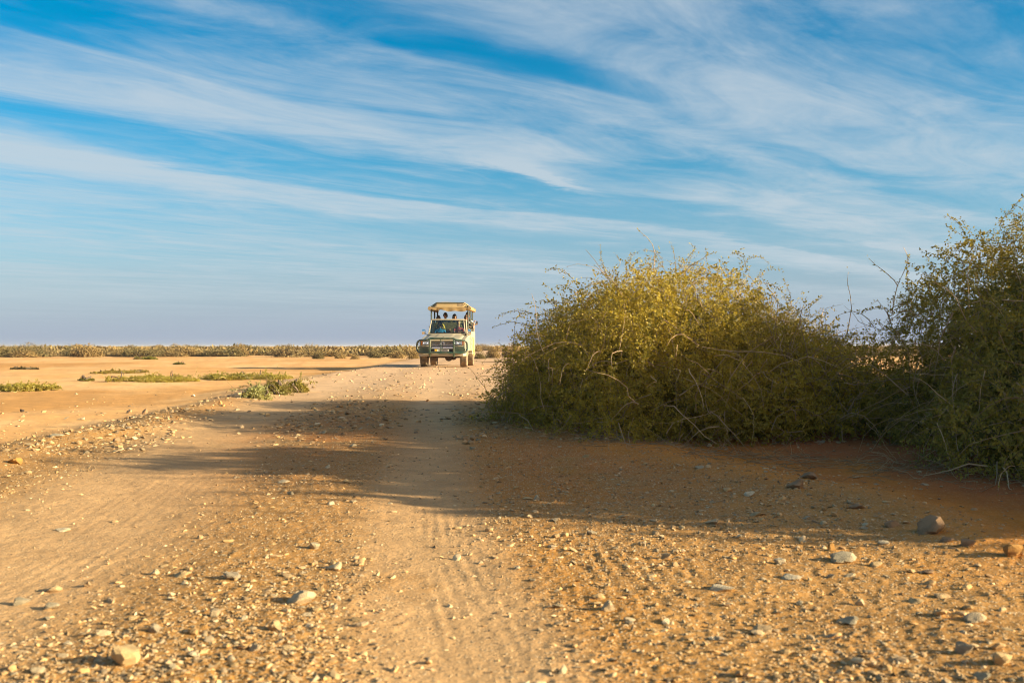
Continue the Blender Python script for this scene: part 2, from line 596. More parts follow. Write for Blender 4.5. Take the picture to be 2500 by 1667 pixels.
def build_ground():
    dense = np.radians(np.linspace(-40, 40, 600))
    rest = np.radians(np.linspace(40, 320, 90)[1:-1])
    ang = np.concatenate([dense, rest])
    inv = 1 / np.linspace(1 / 1.7, 1 / 60.0, 390)
    rad = np.concatenate([np.linspace(0.35, 1.6, 14), inv, np.geomspace(62, 9000, 60)])
    A, R = np.meshgrid(ang, rad)
    X = (R * np.sin(A)).ravel(); Y = (R * np.cos(A)).ravel()
    Z = terrain(X, Y)
    V = np.stack([X, Y, Z], 1)
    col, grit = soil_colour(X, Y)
    na = len(ang); nr = len(rad)
    i = np.arange(na); j = (i + 1) % na
    k = np.arange(nr - 1)[:, None] * na
    F = np.stack([k + i, k + na + i, k + na + j, k + j], 2).reshape(-1, 4)
    F = F[:, [0, 3, 2, 1]]
    # centre fan
    V = np.vstack([V, [[0, 0, float(terrain(np.zeros(1), np.zeros(1))[0])]]])
    c0, g0 = soil_colour(np.zeros(1), np.zeros(1))
    col = np.vstack([col, c0]); grit = np.append(grit, g0)
    fan = np.stack([np.full(na, len(V) - 1), j, i], 1)
    cx = V[F].mean(1)
    xl, xr, xe, xg = road_coords(cx[:, 0], cx[:, 1])
    wob = (fbm(cx[:, 0] * 0.7, cx[:, 1] * 0.5, 3, 11) - 0.5) * 0.9
    isroad = (cx[:, 0] > xe + wob - 0.15) & (cx[:, 0] < xg + wob + 0.2) & (cx[:, 1] > -12) & (cx[:, 1] < 900)

    def make(name, Fq, Ft):
        used = np.unique(np.concatenate([Fq.ravel(), Ft.ravel() if Ft is not None else np.zeros(0, int)])).astype(int)
        mp = np.full(len(V), -1); mp[used] = np.arange(len(used))
        me = mesh_np(name, V[used], [mp[Fq]] + ([mp[Ft]] if Ft is not None else []), MATS['soil'], True, None)
        a = me.attributes.new('Col', 'FLOAT_COLOR', 'POINT')
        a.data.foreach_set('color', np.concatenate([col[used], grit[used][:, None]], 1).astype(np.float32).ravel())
        return obj(name, me)
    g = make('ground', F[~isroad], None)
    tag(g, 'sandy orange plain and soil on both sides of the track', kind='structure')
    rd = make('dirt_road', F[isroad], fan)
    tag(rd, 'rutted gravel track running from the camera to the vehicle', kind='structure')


build_ground()

# ------------------------------------------------------------------ stones


def ico(level):
    bm = bmesh.new()
    bmesh.ops.create_icosphere(bm, subdivisions=level, radius=1.0)
    bm.verts.ensure_lookup_table()
    V = np.array([v_.co[:] for v_ in bm.verts])
    F = np.array([[w.index for w in f.verts] for f in bm.faces])
    bm.free()
    return V, F


def stone_shape(level, seed, planes=13, angular=1.0):
    """a cobble: a sphere cut by random planes, edges rounded, surface uneven"""
    g = np.random.default_rng(seed)
    V, F = ico(level)
    n = g.normal(size=(planes, 3)); n /= np.linalg.norm(n, axis=1)[:, None]
    d = g.uniform(0.36, 0.85, planes)
    c = V @ n.T
    # soft minimum over the planes keeps edges slightly rounded
    rr = d[None, :] / np.maximum(c, 0.08)
    p = 30.0
    rmin = (np.sum(rr ** -p, 1) + 1.0) ** (-1 / p)
    rmin = angular * rmin + (1 - angular) * 0.85
    nz = vnoise3(V * 2.2 + seed, seed) - 0.5
    rmin = rmin * (1 + 0.16 * nz)
    if level >= 3:
        rmin = rmin * (1 + 0.05 * (vnoise3(V * 7.0 + seed, seed + 3) - 0.5))
    W = V * rmin[:, None]
    W = W / np.abs(W).max(0)
    return W, F


STONE_TONES = np.array([[.56, .40, .22], [.62, .46, .26], [.50, .33, .16], [.44, .28, .12], [.42, .33, .20], [.58, .39, .18],
                        [.35, .27, .17], [.64, .50, .31]])


def zone_density(x, y):
    """how stony the surface is"""
    xl, xr, xe, xg = road_coords(x, y)
    tl = np.exp(-((x - xl + 0.1) / 0.50) ** 4); tr_ = np.exp(-((x - xr - 0.02) / 0.28) ** 4)
    d = 1 - 0.93 * tl - 0.85 * tr_
    d = d * (0.35 + 1.3 * sstep(0.35, 0.65, fbm(x * 0.9, y * 0.6, 3, 201)))
    left_out = sstep(0.2, -1.0, x - xe); right_out = sstep(-0.2, 1.0, x - xg)
    d = d * (1 - 0.90 * left_out) * (1 - 0.85 * right_out)
    d = d + 0.9 * np.exp(-((x - xe - 0.1) / 0.40) ** 2) * sstep(4, 7, y) * (1 - sstep(26, 40, y))
    far = sstep(16, 30, y)
    d = d * (1 - far) + far * 0.55 * (1 - left_out) * (1 - right_out)
    return np.clip(d, 0, 1.5)


def chip_shape(seed):
    """a sharp flake: an octahedron knocked out of true"""
    g = np.random.default_rng(seed)
    V = np.array([[1, 0, 0], [0, 1, 0], [-1, 0, 0], [0, -1, 0], [0, 0, 1], [0, 0, -1]], float)
    V = V * g.uniform(0.7, 1.15, (6, 1)) + g.normal(0, 0.16, (6, 3))
    F = np.array([[0, 1, 4], [1, 2, 4], [2, 3, 4], [3, 0, 4], [1, 0, 5], [2, 1, 5], [3, 2, 5], [0, 3, 5]])
    return V, F


def gravel_mesh(n, level, smin, smax, rmin, rmax, seed, amax=38, rpow=1.0):
    g = np.random.default_rng(seed)
    pts = []
    tot = 0
    while tot < n:
        m = n * 3
        t = g.random(m)
        r = (rmin ** (1 - rpow - 1e-6) + t * (rmax ** (1 - rpow - 1e-6) - rmin ** (1 - rpow - 1e-6))) ** (1 / (1 - rpow - 1e-6))
        a = np.radians(g.uniform(-amax, amax, m))
        x = r * np.sin(a); y = r * np.cos(a)
        keep = g.random(m) < zone_density(x, y)
        pts.append(np.stack([x[keep], y[keep]], 1)); tot += keep.sum()
    P = np.vstack(pts)[:n]
    n = len(P)
    T = [stone_shape(level, 900 + seed * 31 + k, 9) if level else chip_shape(900 + seed * 31 + k) for k in range(8)]
    nv = len(T[0][0]); F0 = T[0][1]
    tv = np.stack([t[0] for t in T])
    which = g.integers(0, 8, n)
    base = tv[which]                                        # n, nv, 3
    s = smin * (smax / smin) ** (g.random(n) ** 2.4)
    # farther pieces that still read are larger
    s = s * (1 + 0.03 * np.hypot(P[:, 0], P[:, 1]))
    sc = np.stack([s * g.uniform(0.75, 1.5, n), s * g.uniform(0.6, 1.1, n), s * g.uniform(0.28, 0.7, n)], 1)
    rz = g.uniform(0, 2 * np.pi, n)
    c, si = np.cos(rz)[:, None], np.sin(rz)[:, None]
    L = base * sc[:, None, :]
    tilt = g.normal(0, 0.22, n)[:, None]
    L2 = L.copy()
    L2[..., 2] = L[..., 2] + tilt * L[..., 0]
    X = L2[..., 0] * c - L2[..., 1] * si + P[:, 0:1]
    Y = L2[..., 0] * si + L2[..., 1] * c + P[:, 1:2]
    z0 = terrain(P[:, 0], P[:, 1])
    Z = L2[..., 2] + z0[:, None] + sc[:, 2:3] * g.uniform(-0.10, 0.50, (n, 1))
    V = np.stack([X, Y, Z], 2).reshape(-1, 3)
    Fa = (F0[None] + (np.arange(n) * nv)[:, None, None]).reshape(-1, 3)
    tone = STONE_TONES[g.integers(0, 7, n)]
    soil, _ = soil_colour(P[:, 0], P[:, 1])
    k = g.uniform(0.0, 0.6, n)[:, None]
    tone = tone * (1 - k) + soil * 1.05 * k
    tone = tone * (g.uniform(0.42, 1.15, n) if level < 2 else g.uniform(0.65, 1.12, n))[:, None]
    C = np.repeat(tone, nv, 0)
    return V, Fa, C


def build_gravel():
    parts = [gravel_mesh(2600, 2, 0.006, 0.019, 1.8, 7.0, 1, rpow=1.3), gravel_mesh(7500, 1, 0.004, 0.011, 1.7, 10.0, 2, rpow=1.4), gravel_mesh(50000, 0, 0.003, 0.011, 1.7, 13.0, 4, rpow=1.25),
             gravel_mesh(5500, 1, 0.008, 0.030, 8.0, 42.0, 3, amax=32, rpow=1.4)]
    V = []; F = []; C = []; o = 0
    for a, b, c in parts:
        V.append(a); F.append(b + o); C.append(c); o += len(a)
    me = mesh_np('gravel', np.vstack(V), np.vstack(F), MATS['stone'], False, np.vstack(C))
    g = obj('gravel', me)
    tag(g, 'loose gravel and grit scattered over the dirt track', 'gravel', kind='stuff')


build_gravel()

# cobbles one can pick out: meshes shared between alike stones
_st_mesh = {}


def stone_mesh(variant, tone, level=3):
    key = (variant, tone, level)
    if key not in _st_mesh:
        V, F = stone_shape(level, 40 + variant, 11 + variant % 5)
        col = np.tile(STONE_TONES[tone] if tone < 8 else np.array([[.09, .065, .045], [.40, .20, .05], [.34, .20, .10]][tone - 8]), (len(V), 1))
        blot = sstep(0.5, 0.62, vnoise3(V * 1.7 + variant, 77))
        col = col * (1 - 0.22 * blot[:, None])
        _st_mesh[key] = mesh_np('stone', V, F, MATS['stone'], level > 2, col)
        if level > 2:
            _st_mesh[key].set_sharp_from_angle(angle=math.radians(24))
    return _st_mesh[key]


def place_stone(x, y, w, h, dep, rz, variant, tone, label, group=None, sink=0.3, level=3, name='stone', tilt=(0, 0)):
    o = obj(name, stone_mesh(variant, tone, level))
    z = float(terrain(np.array([x]), np.array([y]))[0])
    o.scale = (w / 2, dep / 2, h / 2)
    o.rotation_euler = (tilt[0], tilt[1], rz)
    o.location = (x, y, z + h / 2 - sink * h)
    tag(o, label, 'stone', group)
    return o


# photo x, y of the foot, width and height in photo pixels, tone, variant, label
BIG = [
    (300, 1626, 72, 62, 5, 0, 'big rounded pale stone casting a long shadow, lower left corner of the track'),
    (728, 1474, 76, 34, 0, 1, 'large flat-topped beige stone in the gravel ridge, biggest left of the middle wheel track'),
    (818, 1392, 46, 28, 1, 2, 'smooth pale stone with a long shadow just above the big flat-topped beige stone'),
    (520, 1506, 34, 22, 0, 3, 'small egg-shaped pale stone left of the big flat-topped beige stone'),
    (640, 1690, 56, 40, 1, 4, 'pale stone cut by the bottom edge, in the gravel ridge'),
    (665, 1540, 40, 30, 2, 5, 'lumpy tan stone in the gravel just below the big flat-topped beige stone'),
    (620, 1590, 38, 24, 0, 6, 'angular beige stone low in the gravel ridge between the wheel tracks'),
    (440, 1408, 50, 20, 5, 7, 'long wedge-shaped tan stone on the left side of the gravel ridge'),
    (562, 1415, 44, 22, 6, 0, 'grey angular stone in the middle of the gravel ridge'),
    (376, 1402, 30, 18, 1, 2, 'pale oval stone beside the wedge-shaped tan stone'),
    (125, 1446, 44, 20, 2, 1, 'tan wedge stone with a dark shadow, on the smooth left wheel track'),
    (40, 1478, 52, 18, 4, 3, 'flat grey stone at the left picture edge on the smooth wheel track'),
    (120, 1485, 40, 18, 4, 6, 'grey stone just right of the flat one at the left picture edge'),
    (370, 1545, 36, 26, 6, 5, 'dark grey upright stone in the lower left gravel'),
    (150, 1296, 44, 10, 7, 2, 'thin whitish slab lying flush in the smooth left wheel track'),
    (808, 1232, 20, 17, 7, 4, 'round white stone standing out in the gravel ridge near the shadow edge'),
    (690, 1178, 36, 11, 1, 6, 'flat pale stone at the near edge of the bush shadow, left of the track'),
    (765, 1340, 28, 22, 4, 0, 'grey broken stone at the right side of the gravel ridge'),
    (1485, 1492, 34, 32, 1, 5, 'angular pale stone standing alone right of the middle wheel track'),
    (1625, 1368, 34, 18, 2, 3, 'rounded tan stone with a dark chip beside it on the right gravel'),
    (2068, 1376, 74, 30, 4, 1, 'largest flat grey stone on the right gravel, below the shadow'),
    (2030, 1342, 20, 28, 9, 4, 'small upright orange stone just behind the largest flat grey stone'),
    (2140, 1384, 34, 16, 5, 6, 'tan stone just right of the largest flat grey stone'),
    (1745, 1280, 42, 16, 0, 2, 'long pale stone on the right gravel close to the shadow edge'),
    (1850, 1258, 42, 14, 2, 7, 'flat tan stone at the shadow edge on the right'),
    (1445, 1306, 28, 14, 4, 0, 'small grey block on the right gravel nearest the middle wheel track'),
    (1760, 1446, 80, 15, 7, 3, 'long whitish slab above the dark tread marks on the right'),
    (1935, 1416, 54, 14, 7, 6, 'flat whitish slab right of the long one above the tread marks'),
    (2082, 1526, 66, 22, 4, 2, 'flat grey stone with a sharp shadow, low on the right gravel'),
    (2100, 1478, 24, 20, 1, 5, 'small pale pebble behind the flat grey stone low on the right'),
    (2390, 1522, 64, 28, 0, 1, 'humped pale stone on the right gravel towards the right picture edge'),
    (2305, 1458, 46, 17, 2, 4, 'rounded tan stone above the humped pale stone at right'),
    (2240, 1470, 44, 16, 5, 7, 'flat tan chip left of the rounded tan stone at right'),
    (2355, 1600, 54, 30, 6, 3, 'dark grey stone in the lower right corner'),
    (2450, 1625, 52, 36, 5, 0, 'pale chunky stone in the lower right corner beside the dark grey one'),
    (2400, 1660, 48, 24, 4, 6, 'grey stone at the bottom edge in the lower right corner'),
    (1950, 1194, 50, 34, 10, 2, 'tan boulder in the shade in front of the large bush'),
    (1978, 1170, 44, 18, 10, 5, 'smaller brown stone tucked behind the tan boulder in the shade'),
    (2180, 1284, 42, 26, 10, 4, 'smooth brown oval stone in the shade left of the biggest boulder'),
    (2283, 1304, 74, 52, 10, 1, 'biggest boulder, round and mottled, in the shade below the right-hand bush'),
    (2095, 1242, 46, 16, 10, 7, 'flat brown stone in the shade above the smooth oval one'),
    (2365, 1336, 46, 20, 10, 3, 'low tan stone in the shade right of the biggest boulder'),
    (2315, 1322, 36, 14, 10, 6, 'half-buried brown stone in front of the biggest boulder'),
    (2480, 1356, 56, 36, 9, 0, 'ochre stone at the right picture edge on the border of shade and sun'),
    (2270, 1402, 50, 14, 10, 2, 'dark flat rock on the orange bank near the right picture edge'),
    (1310, 1222, 16, 18, 7, 5, 'small white pebble at the shadow edge right of the middle wheel track'),
    (1830, 1206, 30, 14, 7, 6, 'pale grey stone at the shadow edge below the large bush'),
    (283, 1064, 18, 20, 10, 4, 'upright stone with a dark left face on the left shoulder of the track'),
    (352, 1008, 15, 17, 10, 1, 'square brown block at the tip of the bush shadow on the plain'),
    (198, 1025, 22, 9, 1, 2, 'pale flat stone alone on the plain left of the shadow tip'),
    (312, 1008, 24, 10, 0, 3, 'beige stone left of the square brown block on the plain'),
    (53, 1006, 11, 10, 8, 0, 'lone black round stone on the orange plain at far left'),
    (130, 1072, 42, 12, 4, 6, 'long grey slab on the plain beside the left shoulder'),
    (30, 1132, 38, 20, 9, 5, 'ochre rock in the rusty strip at the left picture edge'),
    (470, 968, 12, 8, 7, 5, 'small white stone at the foot of the shoulder behind the shadow tip'),
    (790, 1058, 18, 9, 4, 7, 'grey stone in the middle of the shadow across the track'),
    (860, 1090, 20, 9, 4, 1, 'bluish grey slab in the shaded part of the track'),
]
REFS = {0: 'the big rounded corner stone', 1: 'the large flat-topped beige stone', 2: 'the smooth pale long-shadowed stone', 4: 'the pale stone cut by the bottom edge', 7: 'the wedge-shaped tan stone',
        8: 'the grey angular stone', 10: 'the tan wedge stone', 11: 'the flat grey stone at the left edge', 13: 'the dark grey upright stone', 14: 'the whitish slab in the left track',
        15: 'the round white stone', 16: 'the flat pale stone at the shadow', 17: 'the grey broken stone', 18: 'the angular pale lone stone', 19: 'the rounded tan stone',
        20: 'the largest flat grey stone', 23: 'the long pale stone', 24: 'the flat tan stone at the shadow', 25: 'the small grey block', 26: 'the long whitish slab', 28: 'the sharp-shadowed flat grey stone',
        30: 'the humped pale stone', 31: 'the rounded tan stone at right', 33: 'the dark grey corner stone', 36: 'the tan boulder', 38: 'the smooth brown oval stone', 39: 'the biggest boulder',
        43: 'the ochre stone at the right edge', 45: 'the small white pebble', 46: 'the pale grey shadow-edge stone', 47: 'the upright dark-faced stone', 48: 'the square brown block', 52: 'the long grey slab',
        53: 'the ochre rock at the left edge', 54: 'the small white shoulder stone', 55: 'the grey stone in the shadow', 56: 'the bluish grey slab'}
BIG_XY = []
for (qx, qy, qw, qh, tone, var, lab) in BIG:
    h0 = 0.0
    for _ in range(4):
        X_, Y_ = px(qx, qy, h0)
        h0 = float(terrain(np.array([X_]), np.array([Y_]))[0])
    k = Y_ / 2430.0
    g = np.random.default_rng(int(qx * 7 + qy))
    w_m = qw * k; h_m = qh * k * 1.25
    place_stone(X_, Y_ + w_m * 0.35, w_m, h_m, w_m * g.uniform(0.75, 1.0), g.uniform(-0.5, 0.5), var, tone, lab, 'stones one can pick out on the track and shoulders',
                sink=0.36, tilt=(g.uniform(-.15, .15), g.uniform(-.15, .15)))
    BIG_XY.append((X_, Y_, w_m))



def scatter_stones(n):
    g = np.random.default_rng(33)
    done = 0
    marks = [(BIG_XY[i][0], BIG_XY[i][1], r_) for i, r_ in REFS.items()]
    seen = set()
    tries = 0
    while done < n and tries < 20000:
        tries += 1
        r = 2.0 * (13.0 / 2.0) ** g.random()
        a = math.radians(g.uniform(-28.5, 28.5))
        x, y = r * math.sin(a), r * math.cos(a)
        if g.random() > 0.9 * float(zone_density(np.array([x]), np.array([y]))[0]) + 0.03:
            continue
        w = float(np.clip(g.lognormal(math.log(0.029), 0.33), 0.018, 0.070)) * (1 + 0.03 * r)
        if any((x - bx_) ** 2 + (y - by_) ** 2 < (0.6 * (bw + w)) ** 2 for bx_, by_, bw in BIG_XY):
            continue
        xl, xr, xe, xg = [float(t) for t in road_coords(np.array([x]), np.array([y]))]
        flat = g.random() < 0.55
        tone = int(g.choice([0, 1, 2, 3, 4, 5, 7], p=[.2, .2, .15, .1, .12, .13, .1]))
        look = ('flat ' if flat else 'chunky ') + {0: 'beige', 1: 'pale', 2: 'tan', 3: 'brown', 4: 'grey', 5: 'sandy', 7: 'whitish'}[tone]
        size = 'tiny ' if w * 2430 / y < 16 else 'small ' if w * 2430 / y < 26 else 'middling '
        # where it lies in the picture next to the landmark stone closest to it
        q = lambda X_, Y_: (X_ / Y_, EYE / Y_)
        u0, v0 = q(x, y)
        best = sorted(marks, key=lambda m_: (q(m_[0], m_[1])[0] - u0) ** 2 + (q(m_[0], m_[1])[1] - v0) ** 2)[:3]
        lab = None
        for bx_, by_, ref in best:
            u1, v1 = q(bx_, by_)
            du, dv = u0 - u1, v0 - v1
            rel = ('right of' if du > 0 else 'left of') if abs(du) > abs(dv) else ('in front of' if dv > 0 else 'behind')
            dist = math.hypot(du, dv) * 2430
            near = 'just ' if dist < 70 else '' if dist < 170 else 'well '
            cand = '%s%s stone %s%s %s' % (size, look, near, rel, ref)
            if cand not in seen:
                lab = cand
                break
        if lab is None:
            continue
        seen.add(lab)
        BIG_XY.append((x, y, w))
        place_stone(x, y, w, w * (g.uniform(0.25, 0.42) if flat else g.uniform(0.45, 0.75)), w * g.uniform(0.6, 1.0), g.uniform(0, 6.28),
                    int(g.integers(0, 8)), tone, lab, 'stones one can pick out on the track and shoulders', sink=g.uniform(0.28, 0.45), level=2, tilt=(g.uniform(-.25, .25), g.uniform(-.25, .25)))
        done += 1


scatter_stones(240)

# ------------------------------------------------------------------ plants


def tubes(paths, radii, sides=3):
    """paths (n, k, 3), radii (n, k) -> verts, quads"""
    n, k, _ = paths.shape
    T = np.empty_like(paths)
    T[:, 1:-1] = paths[:, 2:] - paths[:, :-2]
    T[:, 0] = paths[:, 1] - paths[:, 0]; T[:, -1] = paths[:, -1] - paths[:, -2]
    T /= np.linalg.norm(T, axis=2, keepdims=True) + 1e-9
    ref = np.where(np.abs(T[..., 2:3]) > 0.9, np.array([1.0, 0, 0]), np.array([0, 0, 1.0]))
    B = np.cross(T, ref); B /= np.linalg.norm(B, axis=2, keepdims=True) + 1e-9
    Nn = np.cross(B, T)
    a = np.arange(sides) * 2 * np.pi / sides
    ring = paths[:, :, None, :] + radii[:, :, None, None] * (np.cos(a)[:, None] * B[:, :, None, :] + np.sin(a)[:, None] * Nn[:, :, None, :])
    V = ring.reshape(-1, 3)
    i = np.arange(sides); j = (i + 1) % sides
    q = np.stack([i, j, j + sides, i + sides], 1)
    seg = (np.arange(k - 1) * sides)[:, None, None] + q[None]
    Fq = ((np.arange(n) * k * sides)[:, None, None, None] + seg[None]).reshape(-1, 4)
    return V, Fq


def leaves(P, D, size, g, width=0.45, tri=False, up=0.25, out=None):
    """P (n,3) leaf foot, D (n,3) leaf direction -> verts, faces"""
    n = len(P)
    D = D / (np.linalg.norm(D, axis=1, keepdims=True) + 1e-9)
    R = g.normal(size=(n, 3)); R[:, 2] += up
    if out is not None:
        R = R + out * 1.3
    S = np.cross(D, R); S /= np.linalg.norm(S, axis=1, keepdims=True) + 1e-9
    size = np.asarray(size).reshape(-1, 1)
    a = P; tip = P + D * size; m = P + D * size * 0.55
    l = m + S * size * width * 0.5; r = m - S * size * width * 0.5
    if tri:
        V = np.stack([a + S * size * width * 0.5, a - S * size * width * 0.5, tip], 1).reshape(-1, 3)
        F = np.arange(n * 3).reshape(-1, 3)
    else:
        V = np.stack([a, r, tip, l], 1).reshape(-1, 3)
        F = np.arange(n * 4).reshape(-1, 4)
    return V, F


def walk(P0, D0, step, k, g, droop, wander):
    n = len(P0)
    pts = [P0]; D = D0 / np.linalg.norm(D0, axis=1, keepdims=True)
    step = np.asarray(step).reshape(-1, 1)
    drp = np.asarray(droop).reshape(-1) if np.ndim(droop) else np.full(n, droop)
    for i in range(k - 1):
        D = D + g.normal(0, wander, (n, 3))
        D[:, 2] -= drp
        D /= np.linalg.norm(D, axis=1, keepdims=True)
        pts.append(pts[-1] + D * step)
    return np.stack(pts, 1)


def lobes_f(P, lobes):
    """normalised distance to the nearest lobe (1 on its surface)"""
    best = np.full(len(P), 9.0)
    for cx, cy, rx, ry, h in lobes:
        d = np.sqrt(((P[:, 0] - cx) / rx) ** 2 + ((P[:, 1] - cy) / ry) ** 2 + (np.maximum(P[:, 2], 0) / h) ** 2)
        best = np.minimum(best, d)
    return best


def shoot_points(lobes, n, g, lo, hi, clump, gap, back_keep, zmin=0.03):
    area = np.array([rx * ry + h * (rx + ry) for _, _, rx, ry, h in lobes]); area = area / area.sum()
    out = []; nor = []
    tot = 0
    zmin = min(zmin, 0.15 * max(l_[4] for l_ in lobes))
    for _try in range(12):
        if tot >= n:
            break
        m = max(60, n * 3)
        li = g.choice(len(lobes), m, p=area)
        L = np.array(lobes)[li]
        d = g.normal(size=(m, 3)); d[:, 2] = np.abs(d[:, 2]); d /= np.linalg.norm(d, axis=1, keepdims=True)
        s = lo + (hi - lo) * g.random(m) ** (0.42 if lo < 0.1 else 1.0)
        # uneven outline
        s = s * (0.86 + 0.28 * vnoise3(d * 2.6 + li[:, None] * 7.0, 5))
        P = np.stack([L[:, 0] + d[:, 0] * L[:, 2] * s, L[:, 1] + d[:, 1] * L[:, 3] * s, d[:, 2] * L[:, 4] * s], 1)
        f = lobes_f(P, lobes)
        nn = np.stack([d[:, 0] / L[:, 2], d[:, 1] / L[:, 3], d[:, 2] / L[:, 4]], 1); nn /= np.linalg.norm(nn, axis=1, keepdims=True)
        keep = (f > lo * 0.86) & (P[:, 2] > zmin)
        if gap > 0:
            keep &= vnoise3(P * clump, 15) * 0.65 + vnoise3(P * clump * 2.3, 16) * 0.35 > gap
        toward = nn[:, 1] * -1.0 + nn[:, 2] * 0.9 - 0.35 * nn[:, 0]
        keep &= (toward > -0.25) | (g.random(m) < back_keep)
        out.append(P[keep]); nor.append(nn[keep]); tot += keep.sum()
    return np.vstack(out)[:n], np.vstack(nor)[:n]


def grow_bush(name, lobes, seed, n_shoots, leaf, per_step, label, green=((.205, .178, .026), (.560, .400, .046)), twig=(.20, .13, .07), steps=9,
              step=0.042, n_long=300, n_sprigs=60, n_limbs=26, back_keep=0.45, gap=0.33, origin=None, extra_sprigs=(), group=None, n_core=0, cat='bush', core_r=0.68, core_k=1.0):
    g = np.random.default_rng(seed)
    origin = origin or (lobes[0][0], lobes[0][1])
    gz = lambda P: terrain(P[:, 0], P[:, 1])
    P, Nn = shoot_points(lobes, n_shoots, g, 0.72, 1.0, 2.3, gap, back_keep)
    D = Nn * 0.35 + g.normal(0, 0.65, P.shape); D[:, 2] += 0.02
    path = walk(P, D, g.uniform(0.7, 1.25, len(P)) * step, steps, g, g.uniform(0.0, 0.24, len(P)), 0.24)
    rad = np.linspace(0.0028, 0.0010, steps)[None] * g.uniform(0.8, 1.3, (len(P), 1))
    path_all = [path]
    # inner filling so the heart of the bush is closed
    Pi, Ni = shoot_points(lobes, n_shoots // 3, g, 0.25, 0.66, 2.0, 0.30, 0.7)
    pin = walk(Pi, Ni * 0.4 + g.normal(0, 0.8, Pi.shape), np.full(len(Pi), step * 1.1), steps, g, 0.05, 0.3)
    # long arching sprigs over the outline
    Ps, Ns = shoot_points(lobes, max(n_sprigs, 1), g, 0.85, 0.99, 2.0, 0.0, 0.3, zmin=0.25)
    Ds = Ns * 0.5 + g.normal(0, 0.45, Ps.shape); Ds[:, 2] += 0.45
    ps = walk(Ps, Ds, g.uniform(0.6, 1.4, len(Ps)) * step * 0.85, 12, g, g.uniform(0.08, 0.34, len(Ps)), 0.16)
    if len(extra_sprigs):
        E = np.array(extra_sprigs)
        pe = walk(E[:, :3], E[:, 3:6], E[:, 6], 12, g, E[:, 7], 0.10)
        ps = np.concatenate([ps, pe])
    # bare pale tangled stems over the shaded flank
    Pl, Nl = shoot_points(lobes, max(n_long, 1), g, 0.94, 1.06, 1.6, 0.0, 0.15, zmin=0.08)
    low = Pl[:, 2] < 0.55 * max(l_[4] for l_ in lobes); low |= g.random(len(Pl)) < 0.12; Pl, Nl = Pl[low], Nl[low]
    zz = np.minimum(1, Pl[:, 2] / 0.9)
    Dl = Nl * 0.06 + g.normal(0, 0.7, Pl.shape); Dl[:, 2] += -0.10 + 0.25 * zz
    pl = walk(Pl, Dl, g.uniform(0.6, 1.5, len(Pl)) * step * 1.1, 12, g, g.uniform(0.0, 0.16, len(Pl)), 0.19)
    # limbs from the root stools to the crown
    li = g.integers(0, len(lobes), max(n_limbs, 1)); L = np.array(lobes)[li]
    root = np.stack([L[:, 0] + g.normal(0, .12, len(L)), L[:, 1] + g.normal(0, .12, len(L)), np.zeros(len(L))], 1)
    d = g.normal(size=(len(L), 3)); d[:, 2] = np.abs(d[:, 2]) + 0.35; d /= np.linalg.norm(d, axis=1, keepdims=True)
    end = np.stack([L[:, 0] + d[:, 0] * L[:, 2] * .85, L[:, 1] + d[:, 1] * L[:, 3] * .85, d[:, 2] * L[:, 4] * .85], 1)
    t = np.linspace(0, 1, 9)[None, :, None]
    midp = (root + end) / 2 + g.normal(0, 0.12, root.shape); midp[:, 2] += 0.2
    pm = (1 - t) ** 2 * root[:, None] + 2 * t * (1 - t) * midp[:, None] + t ** 2 * end[:, None]
    pm = pm + g.normal(0, 0.012, pm.shape)

    def leaf_set(paths, per, size, tri, spread=0.010, lo=1):
        n, k, _ = paths.shape
        seg = paths[:, lo:] - paths[:, lo - 1:-1]
        A = np.repeat(paths[:, lo - 1:-1].reshape(-1, 3), per, 0)
        S = np.repeat(seg.reshape(-1, 3), per, 0)
        Q = A + S * g.random((len(A), 1))
        Dn = S / (np.linalg.norm(S, axis=1, keepdims=True) + 1e-9)
        side = g.normal(size=Q.shape)
        side -= Dn * np.sum(side * Dn, 1, keepdims=True)
        side /= np.linalg.norm(side, axis=1, keepdims=True) + 1e-9
        Q = Q + side * spread * g.random((len(Q), 1))
        dirs = side * 0.9 + Dn * 0.5 + g.normal(0, 0.2, Q.shape)
        sz = size * g.uniform(0.55, 1.2, len(Q)) * (0.7 + 0.7 * vnoise3(Q * 3.1, 27))
        ok = Q[:, 2] > 0.0
        Q, dirs, sz = Q[ok], dirs[ok], sz[ok]
        Q = Q + np.stack([np.zeros(len(Q)), np.zeros(len(Q)), gz(Q)], 1)
        cen = np.array([np.mean([l_[0] for l_ in lobes]), np.mean([l_[1] for l_ in lobes]), 0.2])
        on = Q - cen
        on /= np.linalg.norm(on, axis=1, keepdims=True) + 1e-9
        V, F = leaves(Q, dirs, sz, g, width=0.62, tri=tri, out=on)
        k_ = 3 if tri else 4
        n1 = vnoise3(Q * 1.3, 25)[:, None]
        lo_c, hi_c = np.array(green[0]), np.array(green[1])
        r = np.clip(0.75 * n1 + 0.6 * (g.random((len(Q), 1)) - 0.35), 0, 1)
        c = lo_c * (1 - r) + hi_c * r
        dry = g.random(len(Q)) < 0.05
        c[dry] = np.array([.26, .20, .10]) * g.uniform(0.7, 1.2, (dry.sum(), 1))
        return V, F, np.repeat(c, k_, 0)

    bundles = [leaf_set(path[::2], per_step, leaf, False), leaf_set(path[1::2], per_step, leaf * 1.1, True), leaf_set(pin, max(2, per_step // 2), leaf * 1.5, True, 0.02), leaf_set(ps, 6, leaf * 0.95, False, 0.005),
               leaf_set(pl, 1, leaf * 0.9, True, 0.005)]
